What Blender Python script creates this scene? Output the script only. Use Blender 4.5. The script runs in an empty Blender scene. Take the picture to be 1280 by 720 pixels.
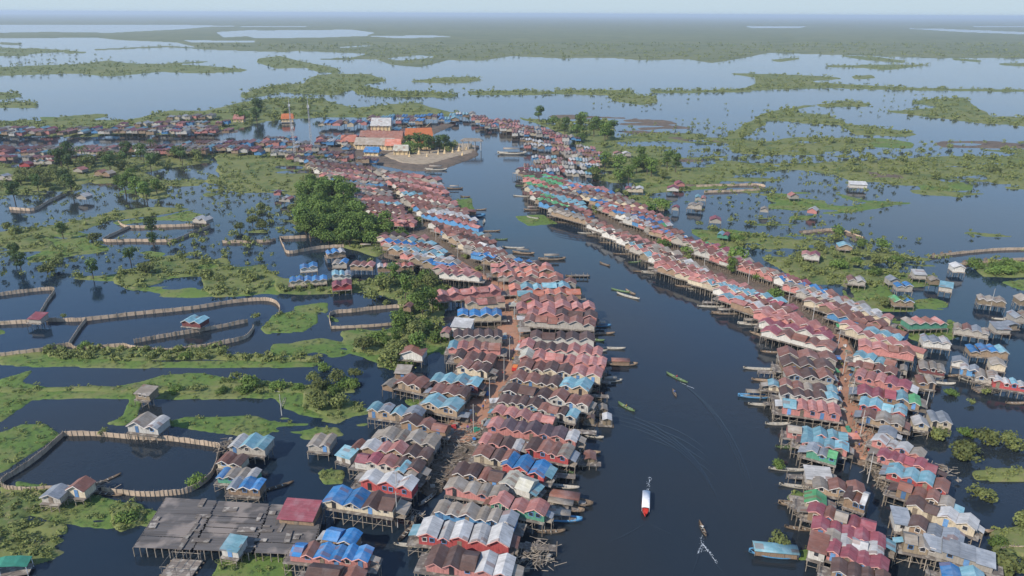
import bpy, math, random
import numpy as np
from mathutils import Matrix, Vector
random.seed(7); rng=np.random.default_rng(7)
R=math.radians
sc=bpy.context.scene; COL=sc.collection
# ---------------------------------------------------------------- camera
H=100.0; F=914.0; PITCH=20.57; ROLL=0.29
cam_d=bpy.data.cameras.new('camera'); cam=bpy.data.objects.new('camera',cam_d); COL.objects.link(cam)
MW=Matrix.Translation((0,0,H))@Matrix.Rotation(R(90-PITCH),4,'X')@Matrix.Rotation(R(ROLL),4,'Z')
cam.matrix_world=MW; cam_d.sensor_width=36; cam_d.lens=F/1280*36; cam_d.clip_end=300000; cam_d.clip_start=1
sc.camera=cam
RM=MW.to_3x3()
def P(px,py,z=0.0):
    d=RM@Vector(((px-640)/F,(360-py)/F,-1)); t=(z-H)/d.z
    return Vector((d.x*t,d.y*t,z))
RI=RM.transposed()
def proj(p):
    q=RI@(Vector(p)-Vector((0,0,H))); return (640+F*q.x/-q.z, 360-F*q.y/-q.z, -q.z)
# ---------------------------------------------------------------- helpers
def tag(o,label=None,cat=None,group=None,kind=None):
    if label: o['label']=label
    if cat: o['category']=cat
    if group: o['group']=group
    if kind: o['kind']=kind
    return o
class MB:
    def __init__(s): s.v=[]; s.f=[]
    def add(s,vs,fs):
        b=len(s.v); s.v+= [tuple(v) for v in vs]; s.f+=[tuple(b+i for i in f) for f in fs]
    def box(s,c,d,rz=0,M=None):
        x,y,z=d[0]/2,d[1]/2,d[2]/2; vs=[(-x,-y,-z),(x,-y,-z),(x,y,-z),(-x,y,-z),(-x,-y,z),(x,-y,z),(x,y,z),(-x,y,z)]
        ca,sa=math.cos(rz),math.sin(rz)
        s.add([(c[0]+a*ca-b*sa,c[1]+a*sa+b*ca,c[2]+e) for a,b,e in vs],[(0,3,2,1),(4,5,6,7),(0,1,5,4),(1,2,6,5),(2,3,7,6),(3,0,4,7)])
    def bar(s,a,b,r=.08,n=4,r2=None):
        a=Vector(a);b=Vector(b);d=(b-a)
        if d.length<1e-6:return
        d.normalize(); u=d.orthogonal().normalized(); w=d.cross(u); r2=r if r2 is None else r2
        vs=[];
        for p,rr in((a,r),(b,r2)):
            for i in range(n):
                t=2*math.pi*(i+.5)/n; vs.append(p+u*math.cos(t)*rr+w*math.sin(t)*rr)
        s.add(vs,[(i,(i+1)%n,n+(i+1)%n,n+i) for i in range(n)]+[tuple(range(n))[::-1],tuple(range(n,2*n))])
    def mesh(s,name,mat):
        me=bpy.data.meshes.new(name); me.from_pydata(s.v,[],s.f)
        for m in (mat if isinstance(mat,list) else [mat]):
            me.materials.append(m)
        return me
    def build(s,name,mat,parent=None,smooth=False):
        me=s.mesh(name,mat)
        if smooth: me.polygons.foreach_set('use_smooth',[True]*len(me.polygons))
        return link(name,me,parent)
def link(name,me,parent=None):
    o=bpy.data.objects.new(name,me); COL.objects.link(o)
    if parent is not None: o.parent=parent
    return o
def empty(name,loc,rz=0):
    o=bpy.data.objects.new(name,None); COL.objects.link(o); o.location=loc; o.rotation_euler=(0,0,rz); o.empty_display_size=.5; return o
def kids(o): return KIDS.get(o.name,[])
def copy_tree(o,parent=None,table=None):
    c=o.copy(); COL.objects.link(c); c.parent=parent
    for ch in list(o.children): copy_tree(ch,c)
    return c
# ---------------------------------------------------------------- materials
def nodes(name):
    m=bpy.data.materials.new(name); m.use_nodes=True; nt=m.node_tree; b=nt.nodes['Principled BSDF']; return m,nt,b
def N(nt,t,**k):
    n=nt.nodes.new(t)
    for a,v in k.items():
        if a in n.inputs: n.inputs[a].default_value=v
        else: setattr(n,a,v)
    return n
def mixc(nt,fac,a,b,mode='MIX'):
    n=nt.nodes.new('ShaderNodeMix'); n.data_type='RGBA'; n.blend_type=mode
    for i,v in((0,fac),(6,a),(7,b)):
        if hasattr(v,'default_value') or hasattr(v,'is_output'): nt.links.new(v,n.inputs[i])
        else: n.inputs[i].default_value=v if i==0 else (*v,1)[:4]
    return n.outputs[2]
def ramp(nt,src,p0,p1,c0=(0,0,0),c1=(1,1,1)):
    n=nt.nodes.new('ShaderNodeValToRGB'); e=n.color_ramp.elements; e[0].position=p0;e[1].position=p1
    e[0].color=(*c0,1);e[1].color=(*c1,1); nt.links.new(src,n.inputs[0]); return n.outputs[0]
def sc3(c,k): return tuple(min(1,x*k) for x in c)
def mat_noise(name,c1,c2,scale=1.0,rough=.85,rand=.15,streak=None,c3=None,s3=8.0,bump=0,t3=(.5,.62),spec=.3,metal=0,huevar=0):
    m,nt,b=nodes(name); tc=N(nt,'ShaderNodeTexCoord'); oi=N(nt,'ShaderNodeObjectInfo')
    vec=tc.outputs['Object']
    off=N(nt,'ShaderNodeVectorMath',operation='SCALE'); 
    cmb=N(nt,'ShaderNodeCombineXYZ'); nt.links.new(oi.outputs['Random'],cmb.inputs[0]); nt.links.new(oi.outputs['Random'],cmb.inputs[1])
    off.inputs['Scale'].default_value=50; nt.links.new(cmb.outputs[0],off.inputs[0])
    ad=N(nt,'ShaderNodeVectorMath',operation='ADD'); nt.links.new(vec,ad.inputs[0]); nt.links.new(off.outputs[0],ad.inputs[1])
    mp=N(nt,'ShaderNodeMapping'); nt.links.new(ad.outputs[0],mp.inputs[0])
    if streak: mp.inputs['Scale'].default_value=streak
    n1=N(nt,'ShaderNodeTexNoise',Scale=scale,Detail=4.0,Roughness=.65); nt.links.new(mp.outputs[0],n1.inputs['Vector'])
    col=mixc(nt,ramp(nt,n1.outputs[0],.35,.65),c1,c2)
    if c3:
        n2=N(nt,'ShaderNodeTexNoise',Scale=s3,Detail=3.0); nt.links.new(ad.outputs[0],n2.inputs['Vector'])
        col=mixc(nt,ramp(nt,n2.outputs[0],*t3),col,c3)
    hs=N(nt,'ShaderNodeHueSaturation'); nt.links.new(col,hs.inputs['Color'])
    mr=N(nt,'ShaderNodeMapRange'); nt.links.new(oi.outputs['Random'],mr.inputs[0]); mr.inputs[3].default_value=1-rand; mr.inputs[4].default_value=1+rand
    nt.links.new(mr.outputs[0],hs.inputs['Value'])
    if huevar:
        mr2=N(nt,'ShaderNodeMapRange'); nt.links.new(oi.outputs['Random'],mr2.inputs[0]); mr2.inputs[3].default_value=.5+huevar; mr2.inputs[4].default_value=.5-huevar
        nt.links.new(mr2.outputs[0],hs.inputs['Hue'])
    nt.links.new(hs.outputs[0],b.inputs['Base Color']); b.inputs['Roughness'].default_value=rough
    b.inputs['Specular IOR Level'].default_value=spec; b.inputs['Metallic'].default_value=metal
    if bump:
        bp=N(nt,'ShaderNodeBump',Strength=.6,Distance=bump); nt.links.new(n1.outputs[0],bp.inputs['Height']); nt.links.new(bp.outputs[0],b.inputs['Normal'])
    return m
ROOFC={ # code:(linear colour, word)
 'n':((.10,.056,.044),'brown'),'r':((.215,.095,.068),'rust'),'R':((.26,.07,.085),'crimson'),
 'p':((.38,.155,.13),'pink'),'o':((.46,.16,.10),'orange'),'T':((.255,.215,.17),'taupe'),
 'W':((.40,.39,.375),'white'),'w':((.42,.40,.32),'cream'),'S':((.21,.23,.255),'steel'),
 'b':((.155,.315,.37),'pale blue'),'U':((.03,.165,.38),'blue'),'G':((.09,.32,.13),'green'),'m':((.10,.062,.068),'mauve')}
def roof_mat(code):
    c=ROOFC[code][0]; name='roof_sheet_'+ROOFC[code][1].replace(' ','_')
    m,nt,b=nodes(name); tc=N(nt,'ShaderNodeTexCoord'); oi=N(nt,'ShaderNodeObjectInfo')
    cmb=N(nt,'ShaderNodeCombineXYZ'); nt.links.new(oi.outputs['Random'],cmb.inputs[0]); nt.links.new(oi.outputs['Random'],cmb.inputs[1])
    off=N(nt,'ShaderNodeVectorMath',operation='SCALE'); off.inputs['Scale'].default_value=90; nt.links.new(cmb.outputs[0],off.inputs[0])
    ad=N(nt,'ShaderNodeVectorMath',operation='ADD'); nt.links.new(tc.outputs['Object'],ad.inputs[0]); nt.links.new(off.outputs[0],ad.inputs[1])
    # sheets: ~0.9 m along the ridge; each sheet weathers differently
    sn=N(nt,'ShaderNodeVectorMath',operation='SNAP'); sn.inputs[1].default_value=(1.9,.9,40); nt.links.new(ad.outputs[0],sn.inputs[0])
    wn=N(nt,'ShaderNodeTexWhiteNoise'); nt.links.new(sn.outputs[0],wn.inputs['Vector'])
    mp=N(nt,'ShaderNodeMapping'); mp.inputs['Scale'].default_value=(.35,2.4,.35); nt.links.new(ad.outputs[0],mp.inputs[0])
    n1=N(nt,'ShaderNodeTexNoise',Scale=1.2,Detail=5.0,Roughness=.7); nt.links.new(mp.outputs[0],n1.inputs['Vector'])
    n2=N(nt,'ShaderNodeTexNoise',Scale=.45,Detail=3.0,Roughness=.6); nt.links.new(ad.outputs[0],n2.inputs['Vector'])
    grey=sum(c)/3
    fade=tuple(.6*x*1.15+.4*grey*1.3+.015 for x in c); dirt=tuple(x*.55+.01 for x in c)
    col=mixc(nt,ramp(nt,n1.outputs[0],.40,.72),c,dirt)
    col=mixc(nt,ramp(nt,n2.outputs[0],.45,.75),col,fade)
    rust=(.16,.07,.04) if code in 'WwTSbUG' else tuple(x*.6 for x in c)
    lt=N(nt,'ShaderNodeMath',operation='GREATER_THAN'); lt.inputs[1].default_value=.955 if code in'WSTb' else .9; nt.links.new(wn.outputs['Value'],lt.inputs[0])
    mu=N(nt,'ShaderNodeMath',operation='MULTIPLY'); mu.inputs[1].default_value=.55; nt.links.new(lt.outputs[0],mu.inputs[0])
    col=mixc(nt,mu.outputs[0],col,rust)
    hs=N(nt,'ShaderNodeHueSaturation'); nt.links.new(col,hs.inputs['Color'])
    a=N(nt,'ShaderNodeMapRange'); nt.links.new(wn.outputs['Value'],a.inputs[0]); a.inputs[3].default_value=.9;a.inputs[4].default_value=1.08
    bb=N(nt,'ShaderNodeMapRange'); nt.links.new(oi.outputs['Random'],bb.inputs[0]); bb.inputs[3].default_value=.78;bb.inputs[4].default_value=1.22
    mm=N(nt,'ShaderNodeMath',operation='MULTIPLY'); nt.links.new(a.outputs[0],mm.inputs[0]); nt.links.new(bb.outputs[0],mm.inputs[1]); nt.links.new(mm.outputs[0],hs.inputs['Value'])
    sr=N(nt,'ShaderNodeMapRange'); nt.links.new(wn.outputs['Value'],sr.inputs[0]); 
    nt.links.new(hs.outputs[0],b.inputs['Base Color']); b.inputs['Roughness'].default_value=.6; b.inputs['Specular IOR Level'].default_value=.3
    n5=N(nt,'ShaderNodeTexNoise',Scale=3.0,Detail=2.0); nt.links.new(ad.outputs[0],n5.inputs['Vector'])
    wv=N(nt,'ShaderNodeTexWave',wave_type='BANDS',bands_direction='Y',Scale=1.3); nt.links.new(tc.outputs['Object'],wv.inputs['Vector'])
    bp=N(nt,'ShaderNodeBump',Strength=.25,Distance=.05); nt.links.new(wv.outputs[1],bp.inputs['Height'])
    bq=N(nt,'ShaderNodeBump',Strength=.5,Distance=.08); nt.links.new(n5.outputs[0],bq.inputs['Height']); nt.links.new(bp.outputs[0],bq.inputs['Normal']); nt.links.new(bq.outputs[0],b.inputs['Normal'])
    return m
RMAT={k:roof_mat(k) for k in ROOFC}
WALLC={'red':(.40,.08,.08),'pink':(.48,.21,.19),'cream':(.50,.43,.32),'white':(.54,.52,.48),'wood':(.26,.18,.12),'grey':(.36,.33,.29),
 'blue':(.10,.26,.48),'green':(.09,.26,.18),'tan':(.34,.25,.17),'maroon':(.17,.06,.06),'thatch':(.24,.19,.13)}
def wall_mat(k):
    c=WALLC[k]; return mat_noise('wall_'+k,c,sc3(c,.72),scale=1.2,rough=.85,rand=.18,streak=(3,3,.4),c3=sc3(c,.4),s3=1.1,t3=(.6,.75))
WMAT={k:wall_mat(k) for k in WALLC}
M={}
M['timber']=mat_noise('weathered_timber',(.21,.17,.13),(.12,.095,.075),2.0,rand=.3)
M['post']=mat_noise('grey_post_wood',(.30,.26,.21),(.16,.13,.10),1.5,rand=.3)
M['deck']=mat_noise('old_deck_planks',(.19,.16,.135),(.10,.085,.075),.8,rand=.2,streak=(.3,4,1),c3=(.30,.27,.23),s3=.9)
M['platform']=mat_noise('drying_platform_planks',(.125,.115,.11),(.075,.068,.065),.35,rand=.0,streak=(.25,3,1),c3=(.21,.18,.16),s3=.16,t3=(.52,.6))
M['trimw']=mat_noise('pale_trim_paint',(.6,.56,.52),(.42,.38,.35),2,rand=.2)
M['trimp']=mat_noise('pink_trim_paint',(.62,.33,.29),(.45,.22,.2),2,rand=.2)
M['pane']=mat_noise('dark_window_opening',(.02,.022,.03),(.035,.035,.04),1,rough=.3,rand=.3)
M['shut']=mat_noise('blue_shutter_paint',(.10,.22,.42),(.08,.16,.3),2,rand=.4)
M['net']=mat_noise('pen_netting',(.50,.39,.29),(.38,.29,.21),.5,rand=.1,c3=(.22,.18,.13),s3=.25,t3=(.55,.7))
M['hullw']=mat_noise('boat_wood',(.22,.16,.11),(.12,.09,.065),1.5,rand=.35)
M['hullg']=mat_noise('green_boat_paint',(.10,.15,.06),(.06,.10,.05),2,rand=.3)
M['hullb']=mat_noise('blue_boat_paint',(.08,.24,.42),(.06,.17,.3),2,rand=.3)
M['hullpale']=mat_noise('pale_boat_wood',(.40,.37,.32),(.26,.24,.2),2,rand=.2)
M['white']=mat_noise('white_paint',(.72,.72,.72),(.6,.6,.6),1,rough=.5,rand=.05)
M['redp']=mat_noise('red_paint',(.5,.04,.03),(.4,.04,.03),1,rough=.5,rand=.1)
M['bluetarp']=mat_noise('blue_tarpaulin',(.03,.16,.48),(.05,.22,.5),.8,rough=.5,rand=.2)
M['greennet']=mat_noise('green_netting',(.05,.25,.17),(.04,.18,.12),1,rand=.2)
M['skin']=mat_noise('skin',(.24,.13,.08),(.2,.11,.07),1,rough=.6)
M['hair']=mat_noise('black_hair',(.012,.01,.009),(.02,.015,.012),1)
M['rubber']=mat_noise('tyre_rubber',(.02,.02,.02),(.03,.03,.03),1)
M['shirts']=[mat_noise('cloth_'+n,c,sc3(c,.8),2,rand=.2) for n,c in(('white',(.6,.6,.58)),('red',(.45,.06,.06)),('blue',(.06,.14,.4)),('yellow',(.55,.4,.08)),('violet',(.2,.1,.28)))]
M['trouser']=mat_noise('dark_trousers',(.03,.035,.05),(.05,.045,.04),1,rand=.3)
M['bark']=mat_noise('bark',(.11,.085,.06),(.06,.045,.035),3)
M['metal']=mat_noise('galvanised_steel',(.5,.5,.5),(.38,.38,.38),1,rough=.5,rand=.1)
M['concrete']=mat_noise('pole_concrete',(.42,.40,.37),(.34,.32,.3),1,rand=.1)
def leaf_mat(name,a,b_,c):
    m,nt,b=nodes(name); tc=N(nt,'ShaderNodeTexCoord'); oi=N(nt,'ShaderNodeObjectInfo'); geo=N(nt,'ShaderNodeNewGeometry')
    n1=N(nt,'ShaderNodeTexNoise',Scale=.35,Detail=3.0); nt.links.new(geo.outputs['Position'],n1.inputs['Vector'])
    n2=N(nt,'ShaderNodeTexNoise',Scale=1.6,Detail=2.0); nt.links.new(geo.outputs['Position'],n2.inputs['Vector'])
    col=mixc(nt,ramp(nt,n1.outputs[0],.35,.65),a,b_); col=mixc(nt,ramp(nt,n2.outputs[0],.5,.7),col,c)
    hs=N(nt,'ShaderNodeHueSaturation'); nt.links.new(col,hs.inputs['Color'])
    mr=N(nt,'ShaderNodeMapRange'); nt.links.new(oi.outputs['Random'],mr.inputs[0]); mr.inputs[3].default_value=.7;mr.inputs[4].default_value=1.3; nt.links.new(mr.outputs[0],hs.inputs['Value'])
    mr2=N(nt,'ShaderNodeMapRange'); nt.links.new(n2.outputs[0],mr2.inputs[0]); mr2.inputs[3].default_value=.485;mr2.inputs[4].default_value=.515; nt.links.new(mr2.outputs[0],hs.inputs['Hue'])
    nt.links.new(hs.outputs[0],b.inputs['Base Color']); b.inputs['Roughness'].default_value=.7; b.inputs['Specular IOR Level'].default_value=.2
    tr=N(nt,'ShaderNodeBsdfTranslucent'); nt.links.new(hs.outputs[0],tr.inputs[0]); ms=N(nt,'ShaderNodeMixShader'); ms.inputs[0].default_value=.25
    nt.links.new(b.outputs[0],ms.inputs[1]); nt.links.new(tr.outputs[0],ms.inputs[2]); nt.links.new(ms.outputs[0],nt.nodes['Material Output'].inputs[0])
    return m
M['leaf_bright']=leaf_mat('bright_foliage',(.11,.175,.04),(.145,.21,.05),(.075,.125,.03))
M['leaf_olive']=leaf_mat('olive_foliage',(.14,.165,.055),(.175,.195,.06),(.09,.11,.04))
M['leaf_dark']=leaf_mat('dark_foliage',(.07,.115,.035),(.10,.15,.042),(.045,.08,.028))
def ground_mat(name,a,b_,c,d,s=(.01,.08,.6),bump=.3):
    m,nt,b=nodes(name); g=N(nt,'ShaderNodeNewGeometry'); pos=g.outputs['Position']
    ns=[]
    for k in s:
        n=N(nt,'ShaderNodeTexNoise',Scale=k,Detail=5.0,Roughness=.65); nt.links.new(pos,n.inputs['Vector']); ns.append(n.outputs[0])
    col=mixc(nt,ramp(nt,ns[0],.38,.62),a,b_); col=mixc(nt,ramp(nt,ns[1],.48,.62),col,c); col=mixc(nt,ramp(nt,ns[2],.52,.68),col,d)
    nt.links.new(col,b.inputs['Base Color']); b.inputs['Roughness'].default_value=.9; b.inputs['Specular IOR Level'].default_value=.15
    bp=N(nt,'ShaderNodeBump',Strength=.7,Distance=bump); nt.links.new(ns[2],bp.inputs['Height']); nt.links.new(bp.outputs[0],b.inputs['Normal'])
    return m
M['mat']=ground_mat('floating_plant_mat',(.085,.14,.036),(.115,.17,.04),(.15,.165,.06),(.035,.06,.025))
M['scrub']=ground_mat('marsh_scrub',(.125,.15,.05),(.155,.165,.058),(.075,.11,.036),(.18,.165,.08),s=(.006,.06,.5))
M['farland']=ground_mat('flooded_forest',(.12,.135,.06),(.15,.16,.075),(.09,.11,.05),(.14,.15,.08),s=(.0015,.01,.08),bump=.5)
M['mud']=ground_mat('mud_bank',(.11,.085,.065),(.15,.11,.08),(.07,.06,.045),(.20,.16,.125),s=(.03,.2,1.2))
M['soil']=ground_mat('red_earth_road',(.32,.165,.105),(.36,.19,.12),(.25,.135,.09),(.30,.19,.135),s=(.03,.2,1.2),bump=.08)
M['sand']=ground_mat('temple_ground',(.34,.27,.19),(.30,.24,.17),(.24,.19,.13),(.4,.33,.25),s=(.03,.2,1.2))
# water
m,nt,b=nodes('lake_water'); g=N(nt,'ShaderNodeNewGeometry')
n0=N(nt,'ShaderNodeTexNoise',Scale=.006,Detail=3.0); nt.links.new(g.outputs['Position'],n0.inputs['Vector'])
wc=mixc(nt,ramp(nt,n0.outputs[0],.4,.65),(.009,.020,.034),(.025,.025,.022)); nt.links.new(wc,b.inputs['Base Color'])
b.inputs['Roughness'].default_value=.07; b.inputs['IOR'].default_value=1.333; b.inputs['Specular IOR Level'].default_value=.5
n1=N(nt,'ShaderNodeTexNoise',Scale=1.1,Detail=3.0); n2=N(nt,'ShaderNodeTexNoise',Scale=.16,Detail=3.0)
mpw=N(nt,'ShaderNodeMapping'); mpw.inputs['Scale'].default_value=(1,1.6,1); mpw.inputs['Rotation'].default_value=(0,0,.4); nt.links.new(g.outputs['Position'],mpw.inputs[0])
for n in(n1,n2): nt.links.new(mpw.outputs[0],n.inputs['Vector'])
n3=N(nt,'ShaderNodeTexNoise',Scale=.012,Detail=2.0); nt.links.new(g.outputs['Position'],n3.inputs['Vector'])
calm=N(nt,'ShaderNodeMapRange'); nt.links.new(n3.outputs[0],calm.inputs[0]); calm.inputs[1].default_value=.4;calm.inputs[2].default_value=.65;calm.inputs[3].default_value=.25;calm.inputs[4].default_value=1
b1=N(nt,'ShaderNodeBump',Distance=.028); nt.links.new(n1.outputs[0],b1.inputs['Height']); nt.links.new(calm.outputs[0],b1.inputs['Strength'])
b2=N(nt,'ShaderNodeBump',Distance=.07,Strength=.6); nt.links.new(n2.outputs[0],b2.inputs['Height']); nt.links.new(b1.outputs[0],b2.inputs['Normal']); nt.links.new(b2.outputs[0],b.inputs['Normal'])
M['water']=m
m,nt,b=nodes('foam'); b.inputs['Base Color'].default_value=(.42,.46,.5,1); b.inputs['Roughness'].default_value=.6; M['foam']=m
# ---------------------------------------------------------------- setting: water
w=MB(); S=60000; w.add([(-S,-400,0),(S,-400,0),(S,S,0),(-S,S,0)],[(0,1,2,3)])
tag(w.build('water',M['water']),kind='structure')
w=MB(); w.add([(-S,-400,-.6),(S,-400,-.6),(S,S,-.6),(-S,S,-.6)],[(0,1,2,3)])
tag(w.build('lake_bed',M['mud']),kind='structure')
# ---------------------------------------------------------------- land raster
us=np.arange(-260,1545,1.7)
vs=np.concatenate([np.arange(17.9,24,.35),np.arange(24,60,.6),np.arange(60,130,.8),np.arange(130,300,1.0),np.arange(300,830,1.5)])
U,V=np.meshgrid(us,vs)
Rm=np.array(RM); dx=(U-640)/F; dy=(360-V)/F
D=[Rm[i,0]*dx+Rm[i,1]*dy-Rm[i,2] for i in range(3)]
T=-H/D[2]; far=(D[2]>=-1e-6)|(T>58000)
T=np.where(far,58000,T)
GX=D[0]*T; GY=D[1]*T
cell=np.abs(np.gradient(GY,axis=0)); cell=np.maximum(cell,np.abs(np.gradient(GX,axis=1)))
def hsh(ix,iy,seed):
    h=(ix.astype(np.int64)*374761393+iy.astype(np.int64)*668265263+seed*982451653)&0x7fffffff
    h=((h^(h>>13))*1274126177)&0x7fffffff
    return ((h^(h>>16))&0xffff)/65535.0
def vnoise(x,y,seed):
    ix=np.floor(x);iy=np.floor(y);fx=x-ix;fy=y-iy;fx=fx*fx*(3-2*fx);fy=fy*fy*(3-2*fy)
    a=hsh(ix,iy,seed);b=hsh(ix+1,iy,seed);c=hsh(ix,iy+1,seed);d=hsh(ix+1,iy+1,seed)
    return (a*(1-fx)+b*fx)*(1-fy)+(c*(1-fx)+d*fx)*fy
def fnoise(seed,wl,ax=1.0):
    s=0;tw=0
    for i,l in enumerate(wl):
        wgt=(.75**i)*np.clip(l/(cell*2)-.4,0,1)
        s=s+wgt*(vnoise(GX/(l*ax),GY/l,seed+i)-.5); tw=tw+.75**i
    return s/tw*2   # about -1..1
def inpoly(poly):
    m=np.zeros(U.shape,bool); n=len(poly)
    ys=[p[1] for p in poly]; xs_=[p[0] for p in poly]
    r0=np.searchsorted(vs,min(ys)-1);r1=np.searchsorted(vs,max(ys)+1); c0=np.searchsorted(us,min(xs_)-1);c1=np.searchsorted(us,max(xs_)+1)
    u=U[r0:r1,c0:c1];v=V[r0:r1,c0:c1]; mm=np.zeros(u.shape,bool)
    for i in range(n):
        x1,y1=poly[i];x2,y2=poly[(i+1)%n]
        if y1==y2: continue
        c=((y1>v)!=(y2>v))&(u<(x2-x1)*(v-y1)/(y2-y1)+x1); mm^=c
    m[r0:r1,c0:c1]=mm; return m
def stroke(pts,width):
    g=[P(*p) for p in pts]; best=np.full(U.shape,1e9)
    for a,b in zip(g,g[1:]):
        ex,ey=b.x-a.x,b.y-a.y; L=ex*ex+ey*ey+1e-9
        t=np.clip(((GX-a.x)*ex+(GY-a.y)*ey)/L,0,1)
        best=np.minimum(best,np.hypot(GX-a.x-t*ex,GY-a.y-t*ey))
    return best<width/2
def blur(a,k):
    for _ in range(k):
        a=(np.roll(a,1,0)+2*a+np.roll(a,-1,0))/4; a=(np.roll(a,1,1)+2*a+np.roll(a,-1,1))/4
    return a
NZ=fnoise(3,(240,90,34,13,5,2.2)); NZS=fnoise(91,(26,12,6,3,1.6),2.6); NZ2=fnoise(31,(30,11,4.5,2)); NZ3=fnoise(61,(7,3,1.5))
def layer(name,items,mat,kind='structure',label=None,cat=None,zs=1.0,zmax=.6,relief=.25,k=2,amp=.42,nz=None,zoff=0):
    val=np.zeros(U.shape)
    for it in items:
        if it[0]=='s': mk=stroke(it[1],it[2]); d=1.0
        elif it[0]=='h': val[inpoly(it[1])]=0; continue
        else: d,mk=it[0],inpoly(it[1])
        val=np.maximum(val,mk*d)
    val=blur(val,k); sp=np.clip((.88-val)/.12,0,1)*np.clip((V-118)/25,0,1)
    f=val-.5+(amp*(NZ if nz is None else nz)*(1-sp*.6)+sp*1.25*NZS)*(val>.02)
    f=np.where(val<.02,-.5,f); z=np.clip(f*zs*2,-.5,zmax)
    z=np.where(z>0,z+relief*np.clip(NZ3+.3*NZ2,-.5,1)*np.clip(z*3,0,1),z)+zoff
    on=(f>-.35)&(val>.02); q=on[:-1,:-1]|on[1:,:-1]|on[:-1,1:]|on[1:,1:]
    q&=(np.maximum.reduce([z[:-1,:-1],z[1:,:-1],z[:-1,1:],z[1:,1:]])>-.02)
    q&=~(far[:-1,:-1]|far[1:,:-1])
    jj,ii=np.nonzero(q); W=U.shape[1]
    quad=np.stack([jj*W+ii,(jj+1)*W+ii,(jj+1)*W+ii+1,jj*W+ii+1],1)
    used,inv=np.unique(quad,return_inverse=True); inv=inv.reshape(quad.shape)
    co=np.stack([GX.ravel()[used],GY.ravel()[used],z.ravel()[used]],1)
    me=bpy.data.meshes.new(name); me.vertices.add(len(co)); me.vertices.foreach_set('co',co.ravel().astype(np.float32))
    me.loops.add(quad.size); me.loops.foreach_set('vertex_index',inv.ravel().astype(np.int32))
    me.polygons.add(len(quad)); me.polygons.foreach_set('loop_start',np.arange(0,quad.size,4,dtype=np.int32)); 
    me.polygons.foreach_set('use_smooth',np.ones(len(quad),bool)); me.update(); me.validate()
    me.materials.append(mat); o=link(name,me); tag(o,label,cat,kind=kind)
    return f
# ---- traced ground areas (pixels of the water-level outline)
FAR=[(1,[(-260,12),(1545,12),(1545,33),(1280,33),(1100,33),(960,33),(640,32),(320,33),(230,31),(0,31),(-260,31)]),
 (1,[(-260,41),(0,41),(60,40),(140,41),(220,37),(270,33),(320,34),(480,33),(640,32),(960,32),(1280,34),(1545,36),(1545,76),(1280,73),(1150,72),(1060,69),(960,66),(920,74),(890,79),(860,74),(800,75),(760,72),(700,73),(640,70),(600,76),(560,75),(525,84),(490,81),(470,74),(400,75),(380,66),(320,64),(260,62),(210,59),(120,63),(110,62),(210,57),(250,60),(220,53),(150,50),(120,47),(0,48),(-260,48)]),
 ('h',[(320,38),(440,37),(470,41),(455,45),(400,47),(320,48),(300,43)]),('h',[(455,45),(540,44),(572,46),(500,48)]),('h',[(1120,35),(1180,36),(1280,40),(1545,42),(1545,45),(1280,43),(1200,40)]),
 ('h',[(380,66),(350,63),(460,67),(440,72),(380,74),(345,70)]),('h',[(420,59),(462,56),(465,58),(425,60)]),('h',[(480,73),(520,69),(550,71),(500,76)]),('h',[(225,50),(320,51),(318,53),(240,53)]),('h',[(270,40),(320,37),(330,44),(280,47)]),
 (.62,[(0,52),(30,54),(25,57),(0,56)]),
 ('h',[(930,33),(1010,33),(1000,35),(940,35)]),
 ]
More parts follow.
